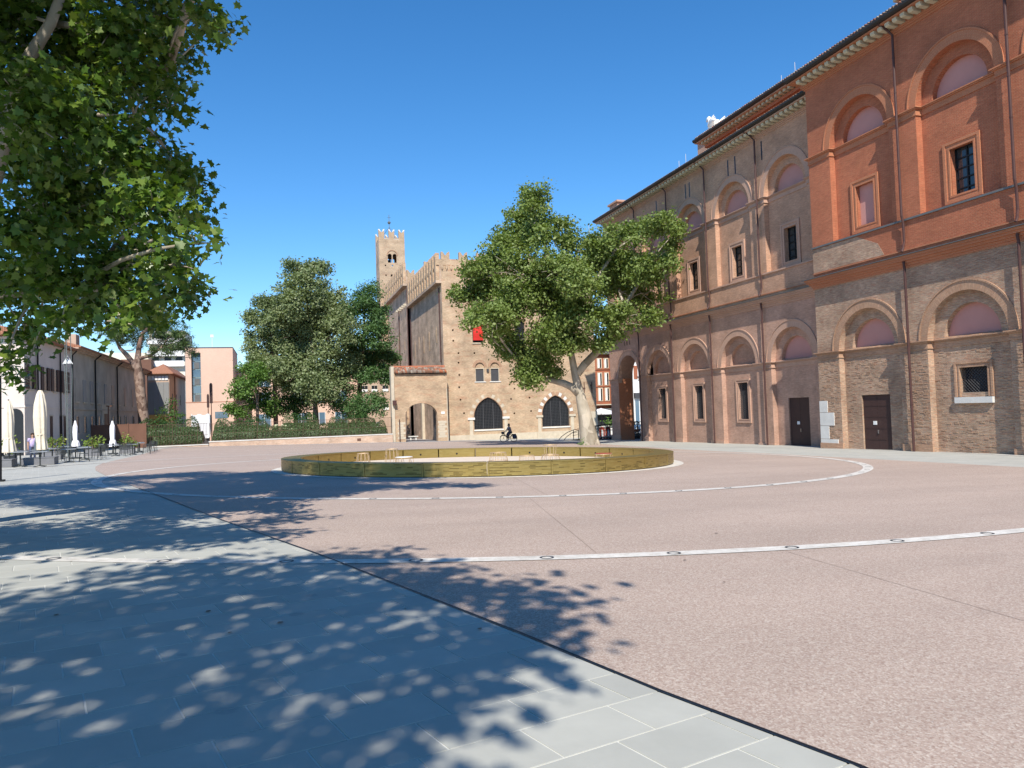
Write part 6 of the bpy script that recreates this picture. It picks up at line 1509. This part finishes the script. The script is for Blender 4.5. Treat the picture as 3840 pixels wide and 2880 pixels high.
# ------------------------------------------------------------------ access ramp with rails at the passage
rp = thing('access_ramp', 'black steel access ramp with curved handrails leading into the passage', 'ramp', (32, 71, -1.8))
RY = 71.0
MB().prism([(27.4, -1.78), (36.4, -1.35), (36.4, -1.52), (27.4, -1.86)], 'y', RY-.7, RY+.7).build('deck', 'chair_dark', rp)
MB().prism([(27.6, -2.1), (36.4, -2.1), (36.4, -1.55), (27.6, -1.88)], 'y', RY-.68, RY-.60).build('side_plate', 'dark_metal', rp)
for dy in (-.68, .68):
    MB().tube([(27.35, RY+dy, -1.70), (27.7, RY+dy, -1.35), (28.3, RY+dy, -.98), (29.0, RY+dy, -.74), (31.0, RY+dy, -.44), (33, RY+dy, -.3), (36.4, RY+dy, -.12)], .035, 6).build('handrail', 'dark_metal', rp)
    for dz in (.28, .55): MB().tube([(28.9, RY+dy, -.78-dz), (31.0, RY+dy, -.46-dz), (36.4, RY+dy, -.13-dz)], .022, 5).build('rail', 'dark_metal', rp)
    for x, zt in ((29.0, -.74), (30.3, -.53), (31.5, -.4), (32.8, -.31), (34.0, -.25), (35.2, -.19), (36.35, -.13)): MB().box(x-.03, x+.03, RY+dy-.03, RY+dy+.03, -1.9, zt).build('post', 'dark_metal', rp)
ib = thing('info_board', 'pair of dark arched display boards behind the ramp', 'board', (32.6, 73.5, -1.9))
for x, m in ((31.9, 'chair_dark'), (33.0, 'red_board'), (33.7, 'red_board')):
    MB().prism(arch_hole(x, .3, -1.95, -.9, .3), 'y', 73.4, 73.46).build('board', m, ib)
    MB().prism(arch_hole(x-.02, .14, -1.9, -1.05, .14), 'y', 73.37, 73.395).build('pale_print', 'sign_white', ib)
# far square: parasols, planter with balustrade
for lab, x, y, z in (('open white market parasol on the far square, left one', 44.9, 100, .75), ('open white market parasol on the far square, right one', 47.2, 104, .55)):
    t = thing('open_parasol', lab, 'parasol', (x, y, -2.4), 0, 'open white parasols on the far square')
    MB().tube([(x, y, -2.4), (x, y, z+.5)], .05, 6).build('pole', 'chair_dark', t)
    mb = MB(); c = (x, y, z+.55)
    for k in range(8):
        a, b = 2*PI*k/8+.4, 2*PI*(k+1)/8+.4; p, q = (x+2*math.cos(a), y+2*math.sin(a), z), (x+2*math.cos(b), y+2*math.sin(b), z)
        mb.face([c, p, q]); mb.face([p, q, (q[0], q[1], q[2]-.18), (p[0], p[1], p[2]-.18)])
    mb.build('canopy', 'parasol_white', t)
bl = thing('balustrade', 'white stone balustrade on the far square', 'balustrade', (46, 98, -2.4))
mb = MB()
for i in range(14): mb.lathe([(.09, 0), (.14, .25), (.06, .6), (.11, .8)], (44.0+i*.36, 98, -2.2), 8)
mb.build('balusters', 'stone_white', bl); MB().box(43.7, 49, 97.8, 98.2, -1.4, -1.2).box(43.7, 49, 97.8, 98.2, -2.5, -2.2).build('rail', 'stone_white', bl)
MB().box(43.6, 48.6, 95.8, 96.2, -2.5, -1.45).build('low_parapet', 'stone_white', bl)
bush('potted_bush', 'round green bush on the far square by the white balustrade', [(44.7, 96.8, -.6, .75), (45.4, 96.8, -.8, .5)], 'leaf_bright', LEAF_OVAL, .25, 2, 8, .2, None, 'bush')
